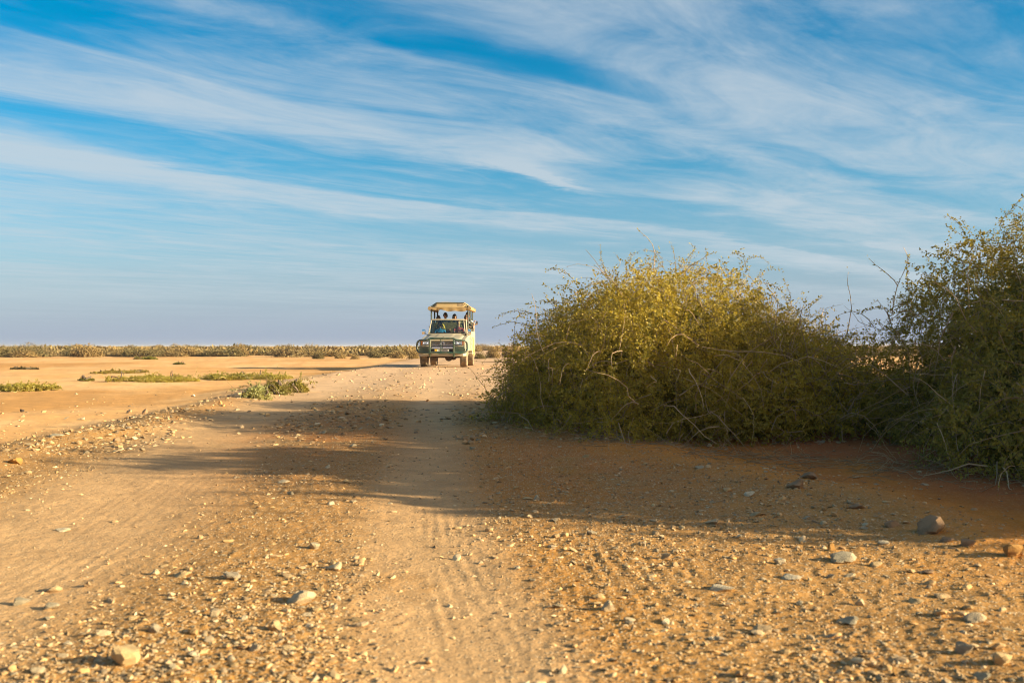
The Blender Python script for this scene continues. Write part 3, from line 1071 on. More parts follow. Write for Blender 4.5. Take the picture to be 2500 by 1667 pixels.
    if n_core:
        # oversized leaves added deep inside, out of sight, to block light through the crown
        Pc, Nc = shoot_points(lobes, n_core, g, 0.05, core_r, 2.0, 0.0, 1.0)
        Pc = Pc + np.stack([np.zeros(len(Pc)), np.zeros(len(Pc)), gz(Pc)], 1)
        vc, fc_ = leaves(Pc, g.normal(size=Pc.shape), g.uniform(0.08, 0.15, len(Pc)) * core_k, g, width=0.7)
        bundles.append((vc, fc_, np.repeat(np.array(green[0])[None] * 0.9 * np.ones((len(Pc), 1)), 4, 0)))
    V = []; Fq = []; Ft = []; C = []; o = 0
    for v_, f_, c_ in bundles:
        V.append(v_); C.append(c_)
        (Ft if f_.shape[1] == 3 else Fq).append(f_ + o)
        o += len(v_)
    root_o = empty(name, (origin[0], origin[1], 0))
    tag(root_o, label, cat, group)
    off = np.array([origin[0], origin[1], 0.0])
    fo = obj('foliage', mesh_np('foliage', np.vstack(V) - off, [np.vstack(Fq), np.vstack(Ft)], MATS['leaf'], False, np.vstack(C)), root_o)
    fo['kind'] = 'stuff'

    def lift(p):
        q = p.copy()
        q[..., 2] = np.maximum(q[..., 2], 0.004) + terrain(q[..., 0].ravel(), q[..., 1].ravel()).reshape(q.shape[:2])
        return q
    TV = []; TF = []; TC = []; o = 0
    pick = path[:: 4][:, ::2]
    for p_, r_, tint in ((pick, np.linspace(0.0026, 0.0010, pick.shape[1])[None] * np.ones((len(pick), 1)), 0.85),
                         (ps[:, ::2], np.linspace(0.0028, 0.0011, ps[:, ::2].shape[1])[None] * np.ones((len(ps), 1)), 1.0),
                         (pl[:, ::2], np.linspace(0.0044, 0.0015, pl[:, ::2].shape[1])[None] * g.uniform(.6, 1.4, (len(pl), 1)), 2.1)):
        v_, f_ = tubes(lift(p_), r_, 3)
        TV.append(v_); TF.append(f_ + o); o += len(v_)
        c = np.array(twig) * tint
        n_each = p_.shape[1] * 3
        TC.append(np.repeat(c[None] * g.uniform(0.6, 1.35, (len(p_), 1)), n_each, 0))
    tw = obj('twigs', mesh_np('twigs', np.vstack(TV) - off, np.vstack(TF), MATS['bark'], True, np.vstack(TC)), root_o)
    tw['kind'] = 'stuff'
    for p_ in lift(pm):
        v_, f_ = tubes(p_[None], np.linspace(0.022, 0.006, 9)[None] * g.uniform(.6, 1.2), 6)
        obj('stem', mesh_np('stem', v_ - off, f_, MATS['bark'], True, np.tile(np.array([.13, .09, .06]), (len(v_), 1))), root_o)
    return root_o


def sp(qx, qy, d, dx_, dy_, dz_, st, droop):
    """a sprig starting at photo pixel (qx, qy) at depth d"""
    return ((qx - 1250) / 2430 * d, d, EYE + (845 - qy) / 2430 * d, dx_, dy_, dz_, st, droop)


grow_bush('desert_bush', [(1.50, 10.0, 1.50, 2.25, 1.52), (1.40, 12.7, 1.35, 1.7, 1.45), (2.72, 10.3, 0.92, 1.9, 1.12), (1.75, 8.6, 1.15, 0.85, 0.74),
                          (0.55, 10.3, 0.75, 1.3, 0.76), (2.9, 8.8, 1.0, 0.8, 0.50), (0.65, 11.9, 0.75, 1.2, 0.68)], 3, 9200, 0.0220, 5,
          'large rounded twiggy bush, its top in yellow sunlight, right of the dirt track', n_long=900, n_sprigs=150, n_core=9000, core_r=0.74,
          extra_sprigs=[sp(1650, 680, 10.3, .1, 0, 1, .030, .01), sp(1680, 680, 10.3, .5, 0, 1, .034, .10), sp(1630, 690, 10.2, -.3, 0, 1, .03, .09),
                        sp(1820, 740, 10.2, .15, 0, 1, .030, .02), sp(1480, 690, 10.2, -.1, 0, 1, .030, .03), sp(1300, 780, 10.2, -1, 0, .5, .036, .12),
                        sp(1290, 810, 10.2, -1, 0, .3, .036, .10), sp(1260, 930, 11, -1, -.1, .25, .036, .02), sp(1400, 700, 10.2, -.5, 0, .9, .032, .13)])
grow_bush('desert_bush', [(5.35, 8.3, 2.30, 2.6, 2.02), (4.40, 6.80, 1.55, 1.55, 1.42), (3.60, 8.2, 0.85, 1.1, 0.50), (3.55, 6.25, 0.8, 0.8, 0.60)],
          4, 7800, 0.022, 5, 'taller dark twiggy bush at the right picture edge, nearer to the camera', n_long=700, n_sprigs=130, n_core=10000, core_r=0.78, core_k=1.2, green=((.160, .150, .028), (.420, .315, .046)),
          extra_sprigs=[sp(2440, 570, 7.6, .55, 0, 1, .036, .09), sp(2470, 570, 7.6, .9, 0, .8, .036, .14), sp(2180, 770, 7.8, -1, 0, .35, .026, .06),
                        sp(2215, 720, 7.8, -.05, 0, 1, .026, .0), sp(2370, 620, 7.7, -.2, 0, 1, .03, .12)])
grow_bush('desert_bush', [(6.3, 4.75, 2.2, 2.35, 2.85), (7.4, 6.7, 2.2, 2.2, 2.8)], 6, 2400, 0.038, 3,
          'bush beyond the right picture edge whose shadow falls over the foreground', n_long=60, n_sprigs=40, n_core=17000, core_r=0.88, core_k=1.6, green=((.160, .130, .028), (.310, .225, .040)), back_keep=0.8)

# ---- low plants of the plain


def gpt(qx, qy):
    h0 = 0.0
    for _ in range(5):
        X_, Y_ = px(qx, qy, h0)
        h0 = float(terrain(np.array([X_]), np.array([Y_]))[0])
    return X_, Y_


MAT_GREEN = ((.210, .185, .030), (.420, .340, .062))


def mat_plant(qx0, qx1, qyb, hpx, seed, label, dens=1.0, green=MAT_GREEN, name='creeping_plant', lobes_n=4, depth=1.2):
    xc, yc = gpt((qx0 + qx1) / 2, qyb)
    k = yc / 2430.0
    W = (qx1 - qx0) * k; H = hpx * k * 0.62
    g = np.random.default_rng(seed)
    lobes = []
    for i in range(lobes_n):
        t = (i + 0.5) / lobes_n
        e = 1 - abs(t - 0.5) * 0.9
        lobes.append((xc - W / 2 + W * t, yc + depth * 0.5 + g.uniform(-.2, .2) * depth, W / lobes_n * 0.85, depth * 0.5 * e, H * e * g.uniform(0.7, 1.1)))
    n = int(620 * dens)
    return grow_bush(name, lobes, seed, n, 0.028 * max(1, yc / 24), 4, label, green=green, steps=5, step=max(0.012, H * 0.16), n_long=int(60 * dens), n_sprigs=int(40 * dens), n_limbs=4,
                     back_keep=0.7, gap=0.30, cat='plant', twig=(.26, .19, .08))


mat_plant(-60, 92, 957, 24, 101, 'bright green spreading plant at the left picture edge on the plain', 1.1)
mat_plant(245, 425, 935, 22, 102, 'wide olive creeping mat on the plain, left of the middle one', 1.2, lobes_n=5, depth=2.2)
mat_plant(200, 310, 913, 9, 103, 'thin straggling patch of dry creeper behind the wide olive mat', 0.5, ((.20, .15, .03), (.34, .26, .06)), depth=3.0)
mat_plant(470, 690, 929, 20, 104, 'longest green creeping mat with upright sprigs, in front of the vehicle shadow', 1.4, lobes_n=6, depth=2.0)
mat_plant(188, 214, 930, 6, 105, 'tiny dark tuft beside the wide olive mat on the plain', 0.25, ((.10, .10, .02), (.18, .16, .03)), depth=0.5, lobes_n=2)
mat_plant(420, 442, 890, 5, 106, 'small low tuft alone on the plain above the longest mat', 0.2, ((.14, .13, .03), (.24, .20, .04)), depth=0.8, lobes_n=2)
mat_plant(346, 372, 878, 7, 107, 'small green tuft just in front of the far scrub', 0.3, ((.15, .15, .02), (.26, .23, .04)), depth=1.2, lobes_n=2)
mat_plant(325, 340, 877, 4, 108, 'low dark tuft left of the small green one by the scrub', 0.2, ((.13, .12, .03), (.22, .18, .04)), depth=1.0, lobes_n=2)
mat_plant(20, 80, 902, 4, 109, 'dark flat line of dead stalks on the plain at far left', 0.3, ((.09, .07, .03), (.15, .11, .05)), depth=0.8, lobes_n=4)


def tuft_shrub(qx, qyb, wpx, hpx, seed, green, label):
    xc, yc = gpt(qx, qyb)
    k = yc / 2430.0
    r = wpx * k / 2 * 0.66; h = hpx * k * 0.68
    g = np.random.default_rng(seed)
    lobes = [(xc, yc + r, r * 0.8, r * 0.8, h * 0.86), (xc - r * .45, yc + r * .8, r * .5, r * .6, h * .62), (xc + r * .45, yc + r * .9, r * .5, r * .6, h * .66)]
    return grow_bush('small_shrub', lobes, seed, 800, 0.026, 4, label, green=green, steps=5, step=0.032, n_long=30, n_sprigs=50, n_limbs=8, gap=0.25, back_keep=0.7, cat='shrub', n_core=300,
                     origin=(xc, yc + r))


tuft_shrub(623, 974, 66, 26, 111, ((.24, .25, .085), (.42, .40, .16)), 'pale grey-green shrub at the edge of the track, nearest of three')
tuft_shrub(668, 962, 56, 28, 112, ((.170, .150, .028), (.320, .250, .050)), 'dark green shrub in the middle of the three at the track edge')
tuft_shrub(718, 958, 50, 26, 113, ((.180, .165, .028), (.340, .275, .052)), 'dark green shrub farthest right of the three at the track edge')

# ---- scrub on the far side of the plain


def scrub_proto(seed):
    g = np.random.default_rng(seed)
    lobes = [(0, 0, 0.9, 0.85, 1.0)] + [(g.uniform(-.75, .75), g.uniform(-.6, .6), g.uniform(.4, .7), g.uniform(.4, .7), g.uniform(.45, .85)) for _ in range(5)]
    P, Nn = shoot_points(lobes, 1300, g, 0.72, 1.06, 2.2, 0.34, 0.8, zmin=0.0)
    V, F = leaves(P, Nn * 0.5 + g.normal(0, .6, P.shape) + np.array([0, 0, .5]), g.uniform(.07, .17, len(P)), g, width=0.42, out=Nn)
    Pi, Ni = shoot_points(lobes, 500, g, 0.2, 0.7, 2.0, 0.0, 0.9, zmin=0.0)
    Vi, Fi = leaves(Pi, g.normal(size=Pi.shape), g.uniform(.15, .3, len(Pi)), g, width=0.7)
    Q = np.vstack([P, Pi])
    n1 = vnoise3(Q * 2.0 + seed, 44)[:, None]
    r = np.clip(0.9 * n1 + 0.5 * (g.random((len(Q), 1)) - 0.4), 0, 1)
    return np.vstack([V, Vi]), np.vstack([F, Fi + len(V)]), r


SCRUB_TINTS = [((.170, .112, .040), (.330, .220, .080), 'straw-yellow'), ((.100, .078, .028), (.210, .155, .055), 'olive'), ((.140, .100, .042), (.270, .190, .080), 'tan-green')]
_sc = {}


def scrub_mesh(var, tint):
    if (var, tint) not in _sc:
        V, F, r = scrub_proto(300 + var)
        lo, hi, _ = SCRUB_TINTS[tint]
        c = np.array(lo) * (1 - r) + np.array(hi) * r
        _sc[(var, tint)] = (mesh_np('foliage', V, F, MATS['scrub'], False, np.repeat(c, 4, 0)), )
        v_, f_ = tubes(np.stack([np.stack([np.linspace(0, math.cos(a) * .5, 5), np.linspace(0, math.sin(a) * .5, 5), np.linspace(-.05, .7, 5)], 1) for a in np.linspace(0, 5, 5)]),
                       np.linspace(.03, .01, 5)[None] * np.ones((5, 1)), 5)
        _sc[(var, tint)] += (mesh_np('stems', v_, f_, MATS['bark'], True, np.tile(np.array([.15, .10, .06]), (len(v_), 1))),)
    return _sc[(var, tint)]


def scrub_plant(x, y, r, h, var, tint, label, group):
    z = float(terrain(np.array([x]), np.array([y]))[0])
    e = empty('scrub_bush', (x, y, z - 0.03), random.uniform(0, 6.28))
    tag(e, label, 'bush', group)
    f, s = scrub_mesh(var, tint)
    for nm, me in (('foliage', f), ('stems', s)):
        o = obj(nm, me, e)
        o.scale = (r, r, h)
        o['kind'] = 'stuff'
    return e


def far_scrub():
    g = np.random.default_rng(55)
    # front row, each at its place: photo x, foot y, width px, height px, tint, label
    named = [(778, 876, 32, 22, 1, 'round olive bush in the front row of scrub, first left of the vehicle'),
             (830, 875, 30, 18, 0, 'straw-yellow bush in the front row of scrub, second left of the vehicle'),
             (868, 877, 26, 14, 0, 'low dry bush standing forward of the scrub row, left of the vehicle'),
             (918, 874, 36, 22, 1, 'dark olive bush in the scrub nearest the vehicle shadow'),
             (968, 874, 40, 20, 0, 'dry yellow bush just left of the vehicle behind the track'),
             (1008, 876, 34, 24, 0, 'straw bush partly hidden by the front of the vehicle'),
             (762, 868, 46, 30, 2, 'tall greyish bush rising above the scrub left of the vehicle'),
             (590, 868, 52, 28, 2, 'broad grey-tan bush in the middle of the scrub row'),
             (480, 868, 34, 14, 1, 'dark low bush in the scrub above the longest creeping mat'),
             (430, 868, 60, 28, 2, 'wide tan-green bush in the scrub left of the middle'),
             (380, 869, 50, 22, 1, 'olive bush in the scrub behind the small green tuft'),
             (300, 870, 70, 18, 0, 'long pale straw bush in the scrub at left'),
             (170, 870, 60, 20, 1, 'olive clump in the scrub at far left'),
             (60, 872, 70, 22, 0, 'pale yellow clump in the scrub at the left picture edge'),
             (690, 867, 40, 22, 1, 'olive bush in the scrub behind the end of the vehicle shadow'),
             (1172, 876, 34, 20, 1, 'dark bush at the road edge just right of the vehicle'),
             (1205, 874, 40, 36, 0, 'golden bush behind the track between vehicle and large bush'),
             (1245, 872, 44, 34, 0, 'golden bush half hidden behind the large bush left flank')]
    for qx, qy, w, h, t, lab in named:
        x, y = gpt(qx, qy)
        k = y / 2430
        scrub_plant(x, y, w * k / 2 * 1.0, h * k * 0.95, int(g.integers(0, 6)), t, lab, 'scrub bushes across the plain')
    todo = []
    while len(todo) < 170:
        y = 92 * (230 / 92) ** (g.random() ** 1.5)
        a = g.uniform(-0.53, -0.015) if g.random() < 0.93 else g.uniform(0.29, 0.40)
        x = y * a
        if abs(x - float(np.interp(y, YS, 0.5 * (XE + XG)))) < 4.0 and y < 150:
            continue
        if y < 97 and g.random() < 0.5:
            continue
        todo.append((0 if y < 120 else 1 if y < 155 else 2, a, x, y))
    todo.sort()
    cnt = {}
    for row, a, x, y in todo:
        zone = 'seen between the two bushes' if a > 0.2 else 'from the left'
        k_ = cnt[(row, zone)] = cnt.get((row, zone), 0) + 1
        ordn = '%d%s' % (k_, 'th' if 10 < k_ % 100 < 14 else {1: 'st', 2: 'nd', 3: 'rd'}.get(k_ % 10, 'th'))
        t = int(g.choice([0, 1, 2], p=[.45, .3, .25]))
        scrub_plant(x, y, g.uniform(1.0, 2.3), g.uniform(.45, 1.25) * (1.15 if y > 150 else 1), int(g.integers(0, 6)), t,
                    '%s bush, %s %s in the %s row of the far scrub' % (SCRUB_TINTS[t][2], ordn, zone, ('front', 'middle', 'back')[row]), 'scrub bushes across the plain')
    # beyond that it reads as one mass
    m = 3600
    y = 104 * (1800 / 104) ** (g.random(m) ** 1.25)
    x = y * g.uniform(-0.75, 0.85, m)
    clear = np.abs(x - np.interp(y, YS, 0.5 * (XE + XG))) > 4.5
    x, y = x[clear], y[clear]; m = len(x)
    z = terrain(x, y)
    per = 20
    sz = g.uniform(1.0, 2.3, m) * (1 + y / 2500)
    hh = g.uniform(.5, 1.0, m) * (1 + y / 6000)
    d = g.normal(size=(m, per, 3)); d[..., 2] = np.abs(d[..., 2]); d /= np.linalg.norm(d, axis=2, keepdims=True)
    d *= g.uniform(.5, 1, (m, per, 1))
    P = np.stack([x[:, None] + d[..., 0] * sz[:, None], y[:, None] + d[..., 1] * sz[:, None], z[:, None] + d[..., 2] * hh[:, None] - .05], 2).reshape(-1, 3)
    V, F = leaves(P, g.normal(0, .5, P.shape) + np.array([0, 0, .6]), np.repeat(g.uniform(.3, .55, m), per) * (1 + np.repeat(y, per) / 1500), g, width=0.6, out=d.reshape(-1, 3))
    tint = g.choice(3, m, p=[.45, .3, .25])
    lo = np.array([SCRUB_TINTS[t][0] for t in tint]); hi = np.array([SCRUB_TINTS[t][1] for t in tint])
    r = np.clip(np.repeat(g.random(m), per) * .5 + g.random(m * per) * .6, 0, 1)[:, None]
    c = np.repeat(lo, per, 0) * (1 - r) + np.repeat(hi, per, 0) * r
    o = obj('distant_scrub', mesh_np('distant_scrub', V, F, MATS['scrub'], False, np.repeat(c, 4, 0)))
    tag(o, 'belt of dry scrub fading towards the horizon', 'scrub', kind='stuff')


far_scrub()


def twig_litter():
    g = np.random.default_rng(66)
    n = 620
    a = g.random(n)
    x = g.uniform(0.6, 4.6, n); y = np.interp(x, [0.6, 1.5, 2.6, 4.6], [7.8, 7.0, 6.0, 4.8]) - np.abs(g.normal(0, .45, n)) + 0.75
    P = np.stack([x, y, np.zeros(n)], 1)
    th = g.uniform(0, 6.28, n)
    D = np.stack([np.cos(th), np.sin(th) * .7, g.uniform(0, .18, n)], 1)
    p = walk(P, D, g.uniform(.015, .05, n), 9, g, .03, .22)
    p[..., 2] = np.maximum(p[..., 2], 0.003) + terrain(p[..., 0].ravel(), p[..., 1].ravel()).reshape(p.shape[:2])
    v_, f_ = tubes(p, np.linspace(.0022, .001, 9)[None] * np.ones((n, 1)), 3)
    o = obj('twig_litter', mesh_np('twig_litter', v_, f_, MATS['bark'], True, np.repeat(np.array([.40, .27, .14])[None] * g.uniform(.5, 1.2, (n, 1)), 27, 0)))
    tag(o, 'dry twig litter strewn on the shaded soil below the bushes', 'twigs', kind='stuff')


twig_litter()

# ------------------------------------------------------------------ the vehicle
principled('sand_paint', (.40, .360, .255), rough=.42, noise=.06, nscale=3, coat=.15, dirt=(.45, .28, .13, .55))
principled('green_paint', (.012, .050, .034), rough=.35, noise=.2, nscale=6, coat=.3, dirt=(.25, .18, .09, .35))
principled('post_green', (.030, .042, .030), rough=.5, noise=.15, nscale=5)
principled('rubber', (.13, .095, .06), rough=.9, noise=.25, nscale=9, bump=.002, bscale=60, dirt=(.42, .28, .14, .8))
principled('rim_steel', (.40, .32, .22), rough=.5, metal=.4, noise=.15, nscale=10)
principled('chrome', (.75, .76, .78), rough=.12, metal=1.0, noise=.04)
principled('mirror_glass', (.85, .87, .9), rough=.03, metal=1.0, noise=.02)
principled('black_trim', (.022, .020, .018), rough=.6, noise=.2, nscale=12)
principled('underbody', (.060, .040, .026), rough=.85, noise=.4, nscale=7)
principled('canvas', (.40, .265, .11), rough=.9, noise=.10, nscale=5, bump=.006, bscale=9)
principled('canvas_dark', (.30, .20, .10), rough=.9, noise=.2, nscale=8, bump=.006, bscale=14)
principled('seat_cloth', (.16, .12, .05), rough=.9, noise=.45, nscale=26)
principled('cab_grey', (.10, .10, .085), rough=.7, noise=.2, nscale=8)
principled('indicator_orange', (.75, .20, .02), rough=.25, noise=.1)
principled('lamp_reflector', (.80, .82, .85), rough=.10, metal=1.0, noise=.03)
principled('plate_white', (.80, .74, .60), rough=.45, noise=.08, nscale=30)
principled('plate_orange', (.90, .48, .03), rough=.45, noise=.05, nscale=30)
principled('letter_black', (.02, .02, .02), rough=.5, noise=.1)
principled('ladder_paint', (.66, .45, .14), rough=.5, noise=.12, nscale=9)


def glass_mat(name, lo, hi, k):
    m = bpy.data.materials.new(name)
    m.use_nodes = True
    nt = m.node_tree
    b = nt.nodes['Principled BSDF']
    tr = N(nt, 'ShaderNodeBsdfTransparent')
    t = N(nt, 'ShaderNodeTexNoise')
    inp(nt, t, 'Scale', 6.0)
    inp(nt, tr, 'Color', RAMP(nt, t.outputs[0], [(.3, lo), (.7, hi)]))
    gl = N(nt, 'ShaderNodeBsdfGlossy')
    inp(nt, gl, 'Roughness', .03)
    inp(nt, gl, 'Color', (.85, .95, .92, 1))
    fr = N(nt, 'ShaderNodeFresnel')
    inp(nt, fr, 'IOR', 1.45)
    mx = N(nt, 'ShaderNodeMixShader')
    inp(nt, mx, 0, MA(nt, 'MULTIPLY_ADD', fr.outputs[0], k, 0.02, clamp=True))
    nt.links.new(tr.outputs[0], mx.inputs[1])
    nt.links.new(gl.outputs[0], mx.inputs[2])
    nt.nodes.remove(b)
    nt.links.new(mx.outputs[0], nt.nodes['Material Output'].inputs[0])
    MATS[name] = m


glass_mat('glass', (.62, .74, .68), (.70, .80, .74), 1.4)
glass_mat('lamp_glass', (.92, .94, .95), (.96, .97, .97), 0.8)


class MB:
    def __init__(s):
        s.bm = bmesh.new()

    def box(s, c, size, rot=(0, 0, 0), bev=0.0):
        r = bmesh.ops.create_cube(s.bm, size=1.0)
        M = Matrix.Translation(c) @ (Matrix.Rotation(rot[2], 4, 'Z') @ Matrix.Rotation(rot[1], 4, 'Y') @ Matrix.Rotation(rot[0], 4, 'X')) @ Matrix.Diagonal((*size, 1))
        bmesh.ops.transform(s.bm, matrix=M, verts=r['verts'])
        if bev:
            ed = list({e for v_ in r['verts'] for e in v_.link_edges})
            bmesh.ops.bevel(s.bm, geom=ed, offset=bev, segments=2, profile=0.6, affect='EDGES')
        return s

    def tube(s, pts, r, sides=10, closed=False):
        pts = [Vector(p) for p in pts]
        n = len(pts)
        rr = r if isinstance(r, (list, tuple)) else [r] * n
        rings = []
        up = None
        for i, p in enumerate(pts):
            a = pts[(i - 1) % n] if (closed or i > 0) else p
            b = pts[(i + 1) % n] if (closed or i < n - 1) else p
            t = (b - a).normalized()
            if up is None:
                up = Vector((0, 0, 1)) if abs(t.z) < .9 else Vector((1, 0, 0))
            sx = t.cross(up).normalized()
            up = sx.cross(t).normalized()
            rings.append([s.bm.verts.new(p + rr[i] * (math.cos(2 * math.pi * k / sides) * sx + math.sin(2 * math.pi * k / sides) * up)) for k in range(sides)])
        for i in range(n if closed else n - 1):
            A, B = rings[i], rings[(i + 1) % n]
            for k in range(sides):
                s.bm.faces.new((A[k], A[(k + 1) % sides], B[(k + 1) % sides], B[k]))
        if not closed:
            s.bm.faces.new(rings[0][::-1]); s.bm.faces.new(rings[-1])
        return s

    def prism(s, poly, axis, a, b):
        """polygon extruded along an axis: poly in the two other axes, in order"""
        def P(u_, v_, w_):
            return {'X': (w_, u_, v_), 'Y': (u_, w_, v_), 'Z': (u_, v_, w_)}[axis]
        A = [s.bm.verts.new(P(u_, v_, a)) for u_, v_ in poly]
        B = [s.bm.verts.new(P(u_, v_, b)) for u_, v_ in poly]
        n = len(poly)
        s.bm.faces.new(A); s.bm.faces.new(B[::-1])
        for i in range(n):
            s.bm.faces.new((A[i], B[i], B[(i + 1) % n], A[(i + 1) % n]))
        bmesh.ops.recalc_face_normals(s.bm, faces=s.bm.faces[:])
        return s

    def lathe(s, prof, c, axis='X', sides=32):
        """prof: (radius, offset along the axis)"""
        rings = []
        for r, o in prof:
            ring = []
            for k in range(sides):
                a = 2 * math.pi * k / sides
                d = {'X': (o, r * math.cos(a), r * math.sin(a)), 'Y': (r * math.cos(a), o, r * math.sin(a)), 'Z': (r * math.cos(a), r * math.sin(a), o)}[axis]
                ring.append(s.bm.verts.new(Vector(c) + Vector(d)))
            rings.append(ring)
        for A, B in zip(rings, rings[1:]):
            for k in range(sides):
                s.bm.faces.new((A[k], A[(k + 1) % sides], B[(k + 1) % sides], B[k]))
        s.bm.faces.new(rings[0]); s.bm.faces.new(rings[-1][::-1])
        bmesh.ops.recalc_face_normals(s.bm, faces=s.bm.faces[:])
        return s

    def grid(s, fn, nu, nv, thick=0.0):
        vs = [[s.bm.verts.new(fn(i / nu, j / nv)) for j in range(nv + 1)] for i in range(nu + 1)]
        for i in range(nu):
            for j in range(nv):
                s.bm.faces.new((vs[i][j], vs[i + 1][j], vs[i + 1][j + 1], vs[i][j + 1]))
        bmesh.ops.recalc_face_normals(s.bm, faces=s.bm.faces[:])
        if thick:
            bmesh.ops.solidify(s.bm, geom=s.bm.faces[:], thickness=thick)
        return s

    def build(s, name, mat, parent=None, smooth=False, bevel=0.0, mats=None):
        me = bpy.data.meshes.new(name)
        if bevel:
            ed = [e for e in s.bm.edges if len(e.link_faces) == 2 and e.calc_face_angle(0) > 0.6]
            bmesh.ops.bevel(s.bm, geom=ed, offset=bevel, segments=2, profile=0.6, affect='EDGES', clamp_overlap=True)
        s.bm.to_mesh(me)
        s.bm.free()
        me.materials.append(MATS[mat])
        me.polygons.foreach_set('use_smooth', np.full(len(me.polygons), smooth))
        if smooth:
            me.set_sharp_from_angle(angle=math.radians(40))
        return obj(name, me, parent)


TX, TY = -2.60, 38.2
TZ = float(terrain(np.array([TX]), np.array([TY]))[0]) - 0.012
truck = empty('safari_truck', (TX, TY, TZ), -0.0375)
tag(truck, 'open-sided sand-coloured safari truck with green bull bar driving towards the camera', 'truck')
T = truck
arc = lambda cy, r, a0, a1, n=10: [(cy + r * math.cos(math.radians(a0 + (a1 - a0) * i / n)), .40 + r * math.sin(math.radians(a0 + (a1 - a0) * i / n))) for i in range(n + 1)]
# wheels
for wy in (0.0, 3.18):
    for sx in (-1, 1):
        w = empty('wheel', (0, 0, 0)); w.parent = T; w.location = (sx * .76, wy, .40)
        prof = [(.25, -.11), (.33, -.128), (.37, -.125), (.392, -.11)]
        for gx in (-.07, -.025, .025, .07):
            prof += [(.40, gx - .018), (.40, gx + .008), (.388, gx + .010), (.388, gx + .018)]
        prof += [(.392, .11), (.37, .125), (.33, .128), (.25, .11)]
        m = MB().lathe(prof, (0, 0, 0), 'X', 36)
        for k in range(30):
            a = 2 * math.pi * k / 30
            for s2 in (-1, 1):
                m.box((s2 * .108, .392 * math.cos(a), .392 * math.sin(a)), (.03, .035, .022), (a - math.pi / 2, 0, 0))
        m.build('tyre', 'rubber', w, True)
        m = MB().lathe([(.03, .10), (.06, .10), (.07, .075), (.17, .05), (.20, .085), (.235, .10), (.252, .10), (.252, -.10), (.20, -.09), (.03, -.06)], (0, 0, 0), 'X', 28)
        for k in range(6):
            a = 2 * math.pi * k / 6
            m.lathe([(.012, .07), (.012, .085)], (0, .095 * math.cos(a), .095 * math.sin(a)), 'X', 6)
        r_ = m.build('rim', 'rim_steel', w, True)
        if sx < 0:
            r_.rotation_euler = (0, 0, math.pi)
# running gear
for sx in (-1, 1):
    MB().box((sx * .42, 1.85, .64), (.09, 4.9, .13), bev=.01).build('chassis_rail', 'underbody', T)
    for wy in (0.0, 3.18):
        MB().tube([(sx * .52, wy - .55, .56), (sx * .52, wy - .28, .47), (sx * .52, wy, .45), (sx * .52, wy + .28, .47), (sx * .52, wy + .55, .56)], .028, 6).build('leaf_spring', 'underbody', T, True)
        MB().tube([(sx * .36, wy + .08, .40), (sx * .40, wy + .12, .80)], .03, 8).build('shock_absorber', 'underbody', T, True)
for wy, ox in ((0.0, .18), (3.18, .05)):
    m = MB().tube([(-.66, wy, .40), (.66, wy, .40)], .042, 10)
    m.lathe([(.02, -.17), (.12, -.13), (.155, -.02), (.12, .10), (.05, .15)], (ox, wy, .39), 'Y', 16)
    m.build('axle', 'underbody', T, True)
MB().tube([(-.55, -.30, .42), (.2, -.26, .44), (.55, -.30, .42)], .018, 8).build('steering_rod', 'underbody', T, True)
MB().box((0, .25, .70), (.62, .75, .30), bev=.05).build('engine_sump', 'underbody', T)
MB().tube([(-.30, .5, .46), (-.34, 2.2, .50), (-.40, 4.2, .55)], .035, 10).build('exhaust', 'underbody', T, True)
# front body
for sx in (-1, 1):
    poly = [(-.60, .66), (-.62, .90), (-.58, 1.03), (-.42, 1.07), (.92, 1.22), (.92, .60), (.50, .60)] + arc(0, .475, 25, 155) + [(-.50, .60)]
    a, b = (.63, .855) if sx > 0 else (-.855, -.63)
    MB().prism(poly, 'X', a, b).build('front_wing', 'sand_paint', T, False, .018)
    pts = [(sx * .862, y_, z_) for y_, z_ in arc(0, .47, 8, 172, 14)]
    MB().tube(pts, .03, 8).build('wheel_arch_flare', 'sand_paint', T, True)


def bonnet(u_, v_):
    x = (u_ - .5) * 2 * .725
    y = -.60 + 1.50 * v_
    z = 1.075 + .165 * v_ + .040 * (1 - abs(x / .725) ** 4) + .022 * (1 - sstep(.28, .36, np.array(abs(x))).item()) * (0.3 + .7 * v_)
    z -= .09 * max(0, (0.10 - v_) / .10) ** 2
    z -= .05 * max(0, (abs(x) - .62) / .105) ** 2
    return (x, y, z)


bo = MB().grid(bonnet, 36, 24, 0.02).build('bonnet', 'sand_paint', T, True)
MB().box((0.0, -.30, 1.155), (.06, .09, .014), bev=.004).build('bonnet_catch', 'black_trim', bo)
MB().box((0, -.575, .87), (1.26, .07, .40), bev=.015).build('nose_panel', 'sand_paint', T)
gr = MB().box((0, -.615, .88), (.90, .02, .27)).build('grille', 'black_trim', T)
for z_ in (.775, .845, .915):
    MB().box((0, -.632, z_), (.88, .022, .020), bev=.005).build('slat', 'chrome', gr)
m = MB()
for x_ in (-.445, .445):
    m.box((x_, -.63, .88), (.022, .024, .285), bev=.005)
for z_ in (.745, 1.015):
    m.box((0, -.63, z_), (.868, .024, .018), bev=.005)
m.build('surround', 'sand_paint', gr)
